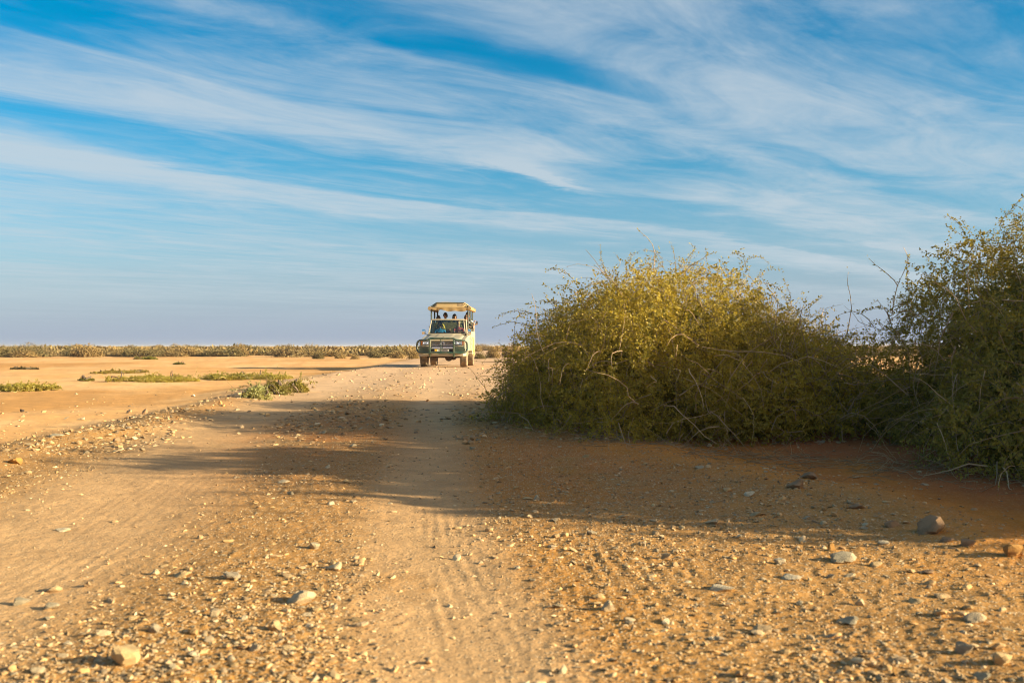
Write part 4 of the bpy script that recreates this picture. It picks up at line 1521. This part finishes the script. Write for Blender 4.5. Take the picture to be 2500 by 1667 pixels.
# oval badge of nested rings
m = MB()
ell = lambda cx, cz, a, b, n=24: [(cx + a * math.cos(2 * math.pi * k / n), -.652, cz + b * math.sin(2 * math.pi * k / n)) for k in range(n)]
m.tube(ell(0, .915, .090, .060), .009, 8, True)
m.tube(ell(0, .915, .030, .055), .007, 8, True)
m.tube(ell(0, .940, .062, .024), .007, 8, True)
m.build('badge', 'chrome', gr, True)
for sx in (-1, 1):
    hl = MB().box((sx * .60, -.615, .935), (.31, .05, .175), bev=.02).build('headlight', 'lamp_reflector', T)
    for k, (ox, rr) in enumerate(((-.085, .060), (.055, .066))):
        MB().lathe([(.012, -.004), (rr * .6, -.010), (rr, -.034), (rr + .008, -.034), (rr + .008, 0)], (sx * (.60 + ox), -.628, .94), 'Y', 20).build('reflector', 'lamp_reflector', hl, True)
    MB().box((sx * .60, -.668, .935), (.30, .008, .165), bev=.003).build('lens', 'lamp_glass', hl)
    MB().box((sx * .785, -.61, .935), (.058, .06, .16), bev=.012).build('indicator', 'indicator_orange', hl)
    MB().box((sx * .625, -.62, .815), (.33, .03, .035), bev=.008).build('lamp_sill', 'sand_paint', T)
    fl = MB().lathe([(.01, .02), (.062, .02), (.068, -.02), (.068, .05), (.01, .06)], (sx * .685, -.80, .665), 'Y', 20).build('fog_lamp', 'lamp_reflector', T, True)
    MB().tube([(sx * .685 + .072 * math.cos(a), -.822, .665 + .072 * math.sin(a)) for a in np.linspace(0, 2 * math.pi, 20, endpoint=False)], .009, 6, True).build('ring', 'black_trim', fl, True)
# bumper, chrome bar, plate
plan = [(-.80, -.84), (.80, -.84), (.885, -.74), (.90, -.55), (.86, -.55), (.84, -.70), (.76, -.76), (-.76, -.76), (-.84, -.70), (-.86, -.55), (-.90, -.55), (-.885, -.74)]
MB().prism(plan, 'Z', .435, .560).build('bumper', 'sand_paint', T, False, .015)
MB().box((0, -.66, .735), (.90, .05, .055), bev=.012).build('chrome_bar', 'chrome', T)
MB().box((0, -.60, .63), (1.30, .05, .14), bev=.01).build('lower_grille', 'black_trim', T)
pl_ = MB().box((-.005, -.850, .655), (.54, .010, .085), bev=.003).build('number_plate', 'plate_white', T)
MB().box((-.222, -.8575, .655), (.088, .006, .075)).build('orange_field', 'plate_orange', pl_)
cu = bpy.data.curves.new('lettering', 'FONT')
cu.body = '01-50020'
cu.size = .098
cu.extrude = .0015
cu.align_x = 'CENTER'; cu.align_y = 'CENTER'
tmp = bpy.data.objects.new('tmp_text', cu)
COL.objects.link(tmp)
dg = bpy.context.evaluated_depsgraph_get()
tm = bpy.data.meshes.new_from_object(tmp.evaluated_get(dg))
bpy.data.objects.remove(tmp)
tm.transform(Matrix.Translation((.045, -.8575, .655)) @ Matrix.Rotation(math.pi / 2, 4, 'X') @ Matrix.Diagonal((.86, .86, 1, 1)))
tm.materials.clear(); tm.materials.append(MATS['letter_black'])
obj('lettering', tm, pl_)
# bull bar
fy = lambda x: -.93 + .17 * max(0, (abs(x) - .55) / .40) ** 2
half = [(.0, 1.095), (.42, 1.095), (.47, 1.08), (.52, 1.045), (.60, 1.035), (.82, 1.030), (.89, 1.0), (.935, .94), (.95, .86), (.95, .72), (.93, .64), (.88, .585), (.78, .565), (.45, .56), (.0, .56)]
loop = [(x, fy(x), z) for x, z in half] + [(-x, fy(x), z) for x, z in half[::-1][1:-1]]
bb = MB().tube(loop, .038, 12, True).build('bull_bar', 'green_paint', T, True)
for x_ in (-.45, .45):
    MB().tube([(x_, -.935, 1.075), (x_, -.935, .56), (x_, -.90, .47), (x_, -.80, .42)], .033, 10).build('upright', 'green_paint', bb, True)
MB().tube([(-.03, -.935, 1.08), (-.03, -.935, .57)], .016, 8).build('upright', 'green_paint', bb, True)
for sx in (-1, 1):
    MB().tube([(sx * .82, fy(.82) - .004, 1.02), (sx * .82, fy(.82) - .004, .575)], .012, 8).build('guard_bar', 'green_paint', bb, True)
    for z_ in (.70, .775, .85, .93):
        MB().tube([(sx * .82, fy(.82), z_), (sx * .88, fy(.88), z_), (sx * .95, fy(.95), z_)], .008, 6).build('guard_bar', 'green_paint', bb, True)
    MB().tube([(sx * .45, -.935, .775), (sx * .82, fy(.82), .775)], .010, 6).build('guard_bar', 'green_paint', bb, True)
    MB().tube([(sx * .45, -.935, .68), (sx * .82, fy(.82), .68)], .008, 6).build('guard_bar', 'green_paint', bb, True)
MB().tube([(-.45, -.935, .71), (.45, -.935, .71)], .010, 6).build('guard_bar', 'green_paint', bb, True)
for sx in (-1, 1):
    MB().prism([(sx * .48, .585), (sx * .48, .765), (sx * .80, .765), (sx * .88, .72), (sx * .86, .62), (sx * .80, .585)], 'Y', -.885, -.872).build('guard_plate', 'green_paint', bb)
# cab
B0, B1 = Vector((.715, .93, 1.29)), Vector((.635, 1.27, 1.85))
ws = empty('windscreen'); ws.parent = T


def quadbar(a, b, w_, d_, name, mat, parent):
    return MB().tube([a, b], w_, 8).build(name, mat, parent, True)


mir = lambda p: Vector((-p.x, p.y, p.z))
fr_ = MB()
fr_.tube([mir(B0), mir(B1), B1, B0], .034, 8)
fr_.box((0, .93, 1.285), (1.46, .09, .05), bev=.012)
fr_.box((0, 1.28, 1.855), (1.30, .10, .055), bev=.015)
fr_.build('frame', 'sand_paint', ws, True)
nrm = (B1 - B0).cross(Vector((1, 0, 0))).normalized()
MB().grid(lambda u_, v_: tuple((mir(B0) * .985).lerp(B0 * .985 + Vector((0, .0, .0)), u_).lerp((mir(B1) * .985).lerp(B1 * .985, u_), v_) + Vector((0, .02 - .03 * math.sin(math.pi * u_), .03))), 10, 6, 0.006).build('glass', 'glass', ws, True)
rub = MB().tube([mir(B0) * .97 + Vector((0, .02, .075)), mir(B1) * .97 + Vector((0, .03, .03)), B1 * .97 + Vector((0, .03, .03)), B0 * .97 + Vector((0, .02, .075))], .014, 6, True)
rub.build('seal', 'black_trim', ws, True)
for x0, x1 in ((-.55, .02), (.10, .60)):
    MB().tube([(x0, .90, 1.315), (.5 * (x0 + x1), .905, 1.345), (x1, .915, 1.33)], .009, 6).build('wiper', 'black_trim', ws, True)
MB().box((0, 1.68, 1.875), (1.28, .86, .03), bev=.01).build('cab_roof', 'sand_paint', T)
for sx in (-1, 1):
    d = MB().prism([(.95, .62), (.95, 1.24), (2.02, 1.26), (2.02, .62)], 'X', sx * .80 - .03, sx * .80 + .03).build('door', 'sand_paint', T, False, .012)
    MB().box((sx * .84, 1.85, 1.12), (.02, .14, .03), bev=.006).build('handle', 'black_trim', d)
    MB().tube([(sx * .70, 2.05, 1.22), (sx * .66, 2.05, 1.88)], .035, 8).build('cab_pillar', 'sand_paint', T, True)
    mi = MB().box((sx * .90, .86, 1.375), (.135, .075, .20), bev=.022).build('wing_mirror', 'chrome', T, True)
    MB().box((sx * .90, .902, 1.375), (.115, .006, .175)).build('mirror_face', 'mirror_glass', mi)
    MB().tube([(sx * .72, .95, 1.24), (sx * .80, .90, 1.28), (sx * .87, .88, 1.31)], .012, 8).build('mirror_arm', 'black_trim', mi, True)
MB().box((0, 1.10, 1.13), (1.34, .30, .24), bev=.04).build('dashboard', 'cab_grey', T)
MB().box((0, .98, .95), (1.40, .06, .60)).build('firewall', 'underbody', T)
MB().box((0, 1.5, .70), (1.54, 1.1, .05)).build('cab_floor', 'underbody', T)
stw = MB().tube([(.38 + .18 * math.cos(a), 1.31 + .06 * math.sin(a), 1.27 + .17 * math.sin(a)) for a in np.linspace(0, 2 * math.pi, 24, endpoint=False)], .013, 6, True)
stw.tube([(.21, 1.31, 1.27), (.55, 1.31, 1.27)], .012, 6).tube([(.38, 1.31, 1.27), (.38, 1.12, 1.17)], .02, 6)
stw.build('steering_wheel', 'black_trim', T, True)
for sx in (-1, 1):
    st = MB().box((sx * .38, 1.66, .92), (.50, .46, .16), bev=.05).build('cab_seat', 'seat_cloth', T, True)
    MB().box((sx * .38, 1.93, 1.24), (.48, .12, .58), (-.15, 0, 0), bev=.04).build('backrest', 'seat_cloth', st, True)
    MB().box((sx * .38, 1.98, 1.60), (.26, .08, .16), (-.1, 0, 0), bev=.03).build('headrest', 'seat_cloth', st, True)
# load bed with raised benches
for sx in (-1, 1):
    poly = [(2.06, .62), (2.06, 1.42), (4.50, 1.42), (4.50, .66), (3.68, .62)] + arc(3.18, .475, 25, 155) + [(2.68, .62)]
    a, b = (.79, .85) if sx > 0 else (-.85, -.79)
    MB().prism(poly, 'X', a, b).build('bed_side', 'sand_paint', T, False, .01)
    MB().tube([(sx * .86, y_, z_) for y_, z_ in arc(3.18, .47, 8, 172, 14)], .028, 8).build('wheel_arch_flare', 'sand_paint', T, True)
    MB().box((sx * .79, 4.46, 1.60), (.07, .10, .48), bev=.012).build('rear_corner_panel', 'sand_paint', T)
    MB().tube([(sx * .84, 2.1, 1.60), (sx * .84, 4.45, 1.60)], .018, 8).build('side_rail', 'sand_paint', T, True)
MB().box((0, 3.28, .80), (1.57, 2.40, .05)).build('bed_floor', 'underbody', T)
MB().box((0, 4.48, 1.05), (1.56, .05, .72), bev=.01).build('tailgate', 'sand_paint', T)
MB().box((0, 2.10, 1.05), (1.56, .04, .56), bev=.01).build('bed_front', 'sand_paint', T)
for yb, zb in ((2.62, 1.20), (3.35, 1.30), (4.05, 1.38)):
    bn = MB().box((0, yb, zb - .04), (1.46, .44, .12), bev=.035).build('bench', 'seat_cloth', T, True)
    MB().box((0, yb + .26, zb + .30), (1.46, .10, .58), (-.10, 0, 0), bev=.03).build('backrest', 'seat_cloth', bn, True)
    for x_ in (-.6, 0, .6):
        MB().box((x_, yb, .5 * (zb + .72)), (.06, .34, zb - .82)).build('bench_leg', 'post_green', bn)
# posts and canvas
for sx in (-1, 1):
    for y_ in (2.12, 3.22, 4.32):
        MB().tube([(sx * .745, y_, 1.10), (sx * .745, y_, 2.44)], .034, 10).build('canopy_post', 'post_green', T, True)
    MB().tube([(sx * .745, 2.0, 2.43), (sx * .745, 4.5, 2.43)], .02, 8).build('canopy_rail', 'post_green', T, True)
for y_ in (2.12, 3.22, 4.32):
    MB().tube([(-.745, y_, 2.43), (-.55, y_, 2.565), (.55, y_, 2.565), (.745, y_, 2.43)], .018, 8).build('roof_bow', 'post_green', T, True)


def canopy(u_, v_):
    x = (u_ - .5) * 2 * .80
    y = 1.98 + 2.60 * v_
    e = abs(x) / .80
    z = 2.615 - .018 * e ** 2
    if e > .68:
        z -= .25 * ((e - .68) / .32) ** 1.2
    if v_ < .12:
        z -= .25 * ((.12 - v_) / .12) ** 1.2 * (1 - .55 * max(0, (e - .68) / .32))
    if v_ > .92:
        z -= .14 * ((v_ - .92) / .08) ** 1.3 * (1 - .55 * max(0, (e - .68) / .32))
    z += .012 * math.sin(7.3 * v_ + 2 * x) * math.cos(5 * x + 1.3) - .018 * abs(math.sin(3 * math.pi * v_ * .92)) * (1 - e)
    return (x, y, max(z, 2.345))


ca = MB().grid(canopy, 40, 44, .012).build('canopy', 'canvas', T, True)


def valance(u_, v_):
    x = (u_ - .5) * 2 * .78
    drop = .085 + .085 * (.5 + .5 * math.sin(u_ * 4.3 - 1.4)) + .018 * math.sin(u_ * 17)
    return (x, 1.985 - .012 * math.sin(u_ * 23) * v_ + .03 * v_, 2.385 - drop * v_)


MB().grid(valance, 44, 6, .008).build('valance', 'canvas', ca, True)
for sx in (-1, 1):
    pts = [(sx * (.805 + .012 * math.sin(k * 1.9)), 1.97 + 2.62 * k / 16, 2.335 + .014 * math.sin(k * 2.7)) for k in range(17)]
    rc = MB().tube(pts, [.072 + .010 * math.sin(k * 1.3) for k in range(17)], 12).build('rolled_curtain', 'canvas_dark' if sx < 0 else 'canvas', ca, True)
    for k in (2, 6, 10, 14):
        MB().tube([Vector(pts[k]) + Vector((.078 * math.cos(a), 0, .078 * math.sin(a))) for a in np.linspace(0, 2 * math.pi, 14, endpoint=False)], .008, 5, True).build('strap', 'canvas_dark', rc, True)
for cx_, w__ in ((-.60, .16), (.42, .20)):
    MB().grid(lambda u_, v_: (cx_ + (u_ - .5) * w__, 2.06 + .18 * v_, canopy((cx_ + (u_ - .5) * w__) / 1.6 + .5, (.08 + .18 * v_) / 2.6)[2] + .008), 6, 6).build('patch', 'canvas_dark', ca, True)
MB().tube([(-.42, 1.99, 2.42), (-.425, 1.99, 2.33), (-.44, 1.985, 2.26), (-.435, 1.985, 2.22)], .007, 5).build('hanging_strap', 'canvas_dark', ca, True)
MB().box((-.765, 2.12, 2.06), (.03, .03, .05), bev=.006).build('clamp', 'black_trim', T)
# boarding ladder on the sunlit side
ld = MB()
for y_ in (2.30, 2.66):
    ld.tube([(.885, y_, 1.18), (.93, y_, 1.12), (.955, y_, .42)], .018, 8)
la = ld.build('ladder', 'ladder_paint', T, True)
for z_ in (.48, .70, .92, 1.10):
    MB().tube([(.94, 2.30, z_), (.94, 2.66, z_)], .016, 8).build('rung', 'ladder_paint', la, True)
MB().box((.91, 1.5, .53), (.16, 1.05, .04), bev=.01).build('side_step', 'sand_paint', T)
MB().box((-.91, 1.5, .53), (.16, 1.05, .04), bev=.01).build('side_step', 'sand_paint', T)

# ------------------------------------------------------------------ people
SKINS = {'light': (.52, .29, .19), 'tan': (.36, .18, .10), 'brown': (.20, .10, .055)}
for k, c in SKINS.items():
    principled('skin_' + k, c, rough=.55, noise=.08, nscale=20)
for k, c in {'hair_dark': (.025, .017, .012), 'hair_brown': (.10, .055, .028), 'hair_grey': (.32, .27, .22)}.items():
    principled(k, c, rough=.7, noise=.3, nscale=60, bump=.004, bscale=90)


def cloth(name, c, check=None):
    m = principled(name, c, rough=.9, noise=.12, nscale=14, bump=.004, bscale=22)
    if check:
        nt = m.node_tree
        b = nt.nodes['Principled BSDF']
        tco = N(nt, 'ShaderNodeTexCoord')
        ck = N(nt, 'ShaderNodeTexChecker')
        nt.links.new(tco.outputs['Object'], ck.inputs[0])
        inp(nt, ck, 'Color1', (*c, 1)); inp(nt, ck, 'Color2', (*check, 1)); inp(nt, ck, 'Scale', 24.0)
        nt.links.new(ck.outputs[0], b.inputs['Base Color'])


cloth('cloth_plaid', (.42, .03, .03), (.16, .12, .13))
cloth('cloth_blue', (.02, .18, .42))
cloth('cloth_black', (.018, .018, .022))
cloth('cloth_white', (.70, .68, .64))
cloth('cloth_red', (.62, .02, .025))
cloth('cloth_navy', (.02, .03, .07))
cloth('cloth_grey', (.18, .18, .19))
cloth('cloth_yellow', (.55, .38, .06))
cloth('cloth_khaki', (.22, .17, .09))
principled('lens_black', (.01, .01, .012), rough=.1, noise=.05)
principled('lip', (.30, .09, .07), rough=.5, noise=.05)


def head_mesh(skin):
    """head with brow, nose, chin and ears; faces -Y, centre at the middle of the skull"""
    V, F = ico(4)
    W = V.copy()
    x, y, z = V[:, 0], V[:, 1], V[:, 2]
    W[:, 0] = x * .074 * (1 - .20 * np.clip(-z, 0, 1) ** 1.5)
    W[:, 1] = y * .094
    W[:, 2] = z * .118
    front = np.clip(-y, 0, 1)
    W[:, 1] -= .024 * np.exp(-((x / .16) ** 2 + ((z + .10) / .22) ** 2)) * (front > .3) * (1.2 - .9 * np.clip((z + .10) / .3, 0, 1))   # nose
    W[:, 1] += .010 * np.exp(-(((np.abs(x) - .40) / .18) ** 2 + ((z - .08) / .12) ** 2)) * (front > .3)     # eye sockets
    W[:, 1] -= .010 * np.exp(-((x / .35) ** 2 + ((z + .85) / .2) ** 2)) * (front > 0)                       # chin
    W[:, 1] -= .006 * np.exp(-((x / .30) ** 2 + ((z + .45) / .10) ** 2)) * (front > .3)                     # lips
    W[:, 0] += np.sign(x) * .016 * np.exp(-(((y - .05) / .14) ** 2 + ((z + .02) / .26) ** 2)) * (np.abs(x) > .6)   # ears
    return W, F


def person(label, pelvis, lean=(0, 0), turn=0.0, nod=0.0, arms=None, top='cloth_grey', legs='cloth_khaki', skin='tan', hair='hair_dark', hair_kind='short', glasses=False, sleeves='short', scale=1.0, beard=None):
    """seated figure facing -Y in the truck's frame; pelvis is the hip height on the seat"""
    e = empty('person')
    e.matrix_world = truck_m @ Matrix.Translation(pelvis)
    tag(e, label, 'person', 'people riding in the truck')
    lx, ly = lean
    sp_ = lambda t: Vector((lx * t, ly * t, .50 * t))
    J = {'pel': Vector((0, 0, .0)), 'waist': sp_(.36) + Vector((0, .01, .02)), 'chest': sp_(.80) + Vector((0, .01, .02)), 'neck0': sp_(1.06), 'neck1': sp_(1.06) + Vector((lx * .15, -.015 + ly * .15, .07)),
         'headb': sp_(1.06) + Vector((lx * .2, -.03 + ly * .2, .12))}
    R = {'pel': .125, 'waist': .115, 'chest': .125, 'neck0': .058, 'neck1': .050, 'headb': .050}
    E = [('pel', 'waist', top), ('waist', 'chest', top), ('chest', 'neck0', top), ('neck0', 'neck1', 'skin_' + skin), ('neck1', 'headb', 'skin_' + skin)]
    hands = []
    for s, sd in ((-1, 'r'), (1, 'l')):
        J['sh' + sd] = J['chest'] + Vector((s * .165, 0, .07)); R['sh' + sd] = .058
        el, wr = arms[sd] if arms and sd in arms else (Vector((s * .25, -.06, .22)), Vector((s * .15, -.28, .12)))
        el, wr = Vector(el), Vector(wr)
        J['el' + sd] = el; J['wr' + sd] = wr
        R['el' + sd] = .038; R['wr' + sd] = .026
        hd = (wr - el).normalized()
        J['ha' + sd] = wr + hd * .05; R['ha' + sd] = .034
        E += [('chest', 'sh' + sd, top), ('sh' + sd, 'el' + sd, top), ('el' + sd, 'wr' + sd, top if sleeves == 'long' else 'skin_' + skin), ('wr' + sd, 'ha' + sd, 'skin_' + skin)]
        hands.append((J['ha' + sd], hd, s))
        J['hip' + sd] = Vector((s * .10, -.03, .0)); J['kn' + sd] = Vector((s * .12, -.42, .03)); J['an' + sd] = Vector((s * .12, -.40, -.36)); J['to' + sd] = Vector((s * .13, -.55, -.39))
        R['hip' + sd] = .090; R['kn' + sd] = .060; R['an' + sd] = .040; R['to' + sd] = .036
        E += [('pel', 'hip' + sd, legs), ('hip' + sd, 'kn' + sd, legs), ('kn' + sd, 'an' + sd, legs), ('an' + sd, 'to' + sd, 'lens_black')]
    names = list(J)
    me = bpy.data.meshes.new('skeleton')
    me.from_pydata([J[n] for n in names], [(names.index(a), names.index(b)) for a, b, _ in E], [])
    t = bpy.data.objects.new('skeleton', me)
    COL.objects.link(t)
    t.modifiers.new('skin', 'SKIN')
    sv = me.skin_vertices[0].data
    for i, n in enumerate(names):
        sv[i].radius = (R[n], R[n] * (.78 if n in ('pel', 'waist', 'chest') else 1))
        sv[i].use_root = (n == 'pel')
    t.modifiers.new('sub', 'SUBSURF').levels = 2
    d_ = bpy.context.evaluated_depsgraph_get()
    bm_ = bpy.data.meshes.new_from_object(t.evaluated_get(d_))
    bpy.data.objects.remove(t)
    Vb = np.empty(len(bm_.vertices) * 3, np.float32); bm_.vertices.foreach_get('co', Vb); Vb = Vb.reshape(-1, 3)
    quads = np.array([list(p.vertices) for p in bm_.polygons if len(p.vertices) == 4]); tris = [list(p.vertices) for p in bm_.polygons if len(p.vertices) == 3]
    mats = ['skin_' + skin, top, legs, 'lens_black']
    A = np.array([J[a] for a, b, _ in E]); B = np.array([J[b] for a, b, _ in E]); Mx = np.array([mats.index(c) for _, _, c in E]); Rm = np.array([0.5 * (R[a] + R[b]) for a, b, _ in E])

    def seg_mat(C):
        ab = B - A
        tt = np.clip(np.einsum('nkd,kd->nk', C[:, None] - A[None], ab) / (np.sum(ab ** 2, 1)[None] + 1e-9), 0, 1)
        dist = np.linalg.norm(C[:, None] - (A[None] + tt[..., None] * ab[None]), axis=2) / Rm[None]
        return Mx[np.argmin(dist, 1)]
    VV = [Vb]; FQ = [quads]; FT = [np.array(tris)] if tris else []
    MQ = [seg_mat(Vb[quads].mean(1))]; MT = [seg_mat(Vb[np.array(tris)].mean(1))] if tris else []
    off = len(Vb)
    # head merged into the body's own mesh
    Hc = J['headb'] + Vector((lx * .08, -.025, .085))
    Hm = Matrix.Translation(Hc) @ Matrix.Rotation(turn, 4, 'Z') @ Matrix.Rotation(nod, 4, 'X')
    hv, hf = head_mesh(skin)
    hv = np.array([(Hm @ Vector(p))[:] for p in hv])
    VV.append(hv); FT.append(hf + off); MT.append(np.zeros(len(hf), int)); off += len(hv)
    # fingers
    for hp, hd, s in hands:
        side = hd.cross(Vector((0, 0, 1)))
        side = side.normalized() if side.length > .1 else Vector((1, 0, 0))
        dn = hd.cross(side).normalized()
        if dn.z > 0:
            dn = -dn
        for k, ln in enumerate((.062, .072, .068, .054)):
            b0 = hp + side * (.016 * (k - 1.5)) + hd * .022
            p = np.array([[b0, b0 + hd * ln * .45 + dn * .008, b0 + hd * ln * .75 + dn * .026, b0 + hd * ln * .85 + dn * .046]])
            v_, f_ = tubes(np.array(p), np.array([[.0095, .009, .008, .0065]]), 6)
            VV.append(v_); FQ.append(f_ + off); MQ.append(np.zeros(len(f_), int)); off += len(v_)
        b0 = hp - side * s * .026 - hd * .012
        p = np.array([[b0, b0 - side * s * .024 + hd * .02, b0 - side * s * .026 + hd * .045 + dn * .012]])
        v_, f_ = tubes(np.array(p), np.array([[.011, .010, .008]]), 6)
        VV.append(v_); FQ.append(f_ + off); MQ.append(np.zeros(len(f_), int)); off += len(v_)
    Fq = np.vstack(FQ); Ft = np.vstack(FT)
    body = obj('body', mesh_np('body', np.vstack(VV), [Fq, Ft], [MATS[m] for m in mats], True, None, np.concatenate(MQ + MT)), e)
    bpy.data.meshes.remove(bm_)
    # eyes, mouth, hair
    for s in (-1, 1):
        m = MB()
        bmesh.ops.create_uvsphere(m.bm, u_segments=10, v_segments=6, radius=.013 if not glasses else .026)
        ey = m.build('sunglass_lens' if glasses else 'eye', 'lens_black', e, True)
        ey.matrix_local = Hm @ Matrix.Translation((s * .030, -.083, .010)) @ Matrix.Diagonal((1.0, .45, .62 if not glasses else .75, 1))
    if glasses:
        gl = MB().tube([(-.074, -.01, .018), (-.055, -.086, .018), (.055, -.086, .018), (.074, -.01, .018)], .004, 5).build('sunglass_frame', 'lens_black', e, True)
        gl.matrix_local = Hm
    mo = MB().box((0, -.088, -.056), (.040, .008, .009), bev=.003).build('mouth', 'lip', e, True)
    mo.matrix_local = Hm
    if hair_kind:
        V, F = ico(4)
        g = np.random.default_rng(abs(hash(label)) % 1000 if False else len(label) * 13 + int(abs(pelvis[0]) * 100))
        keep_v = (V[:, 2] > (.12 if hair_kind == 'short' else .05) - .55 * np.clip(V[:, 1] + .25, 0, 1) - .25 * (np.abs(V[:, 0]) > .7) + .30 * np.clip(-V[:, 1] - .45, 0, 1))
        if hair_kind == 'long':
            keep_v |= (V[:, 1] > .0) & (V[:, 2] > -.98)
        if hair_kind == 'receding':
            keep_v &= ~((V[:, 1] < -.15) & (V[:, 2] > .2))
        fk = keep_v[F].all(1)
        rr = 1.07 + .10 * vnoise3(V * 6 + 3, 9) + (.06 if hair_kind != 'receding' else -.03)
        W = V * rr[:, None] * np.array([.077, .098, .121])
        if hair_kind == 'long':
            lowz = np.clip(-V[:, 2] + .1, 0, 2)
            W[:, 2] -= lowz * .11
            W[:, 1] += lowz * .012
        used = np.unique(F[fk]); mp = np.full(len(V), -1); mp[used] = np.arange(len(used))
        hr = obj('hair', mesh_np('hair', W[used], mp[F[fk]], MATS[hair], True), e)
        hr.modifiers.new('thickness', 'SOLIDIFY').thickness = .012
        hr.matrix_local = Hm
    return e


bpy.context.view_layer.update()
truck_m = truck.matrix_world.copy()
V3 = Vector
person('driver in a red checked shirt at the wheel behind the windscreen', (.40, 1.70, 1.02), (0, -.03), .15, 0, {'r': ((-.20, -.20, .26), (-.10, -.36, .30)), 'l': ((.24, -.18, .26), (.10, -.36, .32))},
       'cloth_plaid', 'cloth_khaki', 'light', 'hair_grey', 'receding')
person('front passenger in a blue top beside the driver', (-.34, 1.72, .96), (0, 0), .1, .05, None, 'cloth_blue', 'cloth_khaki', 'tan', 'hair_brown', 'short')
person('low-seated dark-haired passenger in sunglasses, leftmost head above the cab roof', (-.47, 2.55, 1.20), (-.02, -.05), -.1, .1, None, 'cloth_yellow', 'cloth_khaki', 'tan', 'hair_dark', 'short', True)
person('tall curly dark-haired passenger in sunglasses, second head from left above the cab', (-.26, 3.02, 1.33), (0, -.04), -.35, 0, None, 'cloth_grey', 'cloth_navy', 'tan', 'hair_dark', 'short', True)
person('long dark-haired passenger looking right, middle head above the cab roof', (.12, 3.00, 1.27), (0, -.04), .45, 0, None, 'cloth_black', 'cloth_navy', 'tan', 'hair_dark', 'long')
person('passenger in black top and red trousers leaning an arm over the sunlit side', (.56, 2.55, 1.22), (.06, -.04), .2, .1, {'l': ((.36, -.16, .30), (.40, -.08, .52)), 'r': ((-.2, -.12, .24), (-.02, -.3, .16))},
       'cloth_black', 'cloth_red', 'tan', 'hair_brown', 'long')
person('passenger in a white shirt reaching out a phone on the sunlit side, farthest back', (.58, 3.30, 1.36), (.05, -.05), -.4, 0, {'l': ((.36, -.10, .34), (.42, -.34, .36)), 'r': ((-.2, -.12, .24), (-.05, -.3, .18))},
       'cloth_white', 'cloth_navy', 'tan', 'hair_dark', 'short', False, 'long')
ph = MB().box((0, 0, 0), (.075, .012, .15), bev=.004).build('phone', 'letter_black')
ph.matrix_world = truck_m @ Matrix.Translation((1.04, 2.93, 1.77)) @ Matrix.Rotation(.3, 4, 'Z')
tag(ph, 'small dark phone held out by the white-shirted passenger', 'phone')

# ------------------------------------------------------------------ dusty air over the plain
hz_m = bpy.data.materials.new('dusty_air')
hz_m.use_nodes = True
hn = hz_m.node_tree
for n in list(hn.nodes):
    hn.nodes.remove(n)
pv = N(hn, 'ShaderNodeVolumePrincipled')
inp(hn, pv, 'Color', (.86, .84, .86, 1))
inp(hn, pv, 'Density', 0.0003)
inp(hn, pv, 'Anisotropy', 0.2)
ho = N(hn, 'ShaderNodeOutputMaterial')
hn.links.new(pv.outputs[0], ho.inputs['Volume'])
hb = MB().box((0, 0, 1.25), (18600, 18600, 6.5))
MATS['dusty_air'] = hz_m
hzo = hb.build('haze', 'dusty_air')
tag(hzo, 'thin dusty air over the plain', 'haze', kind='stuff')
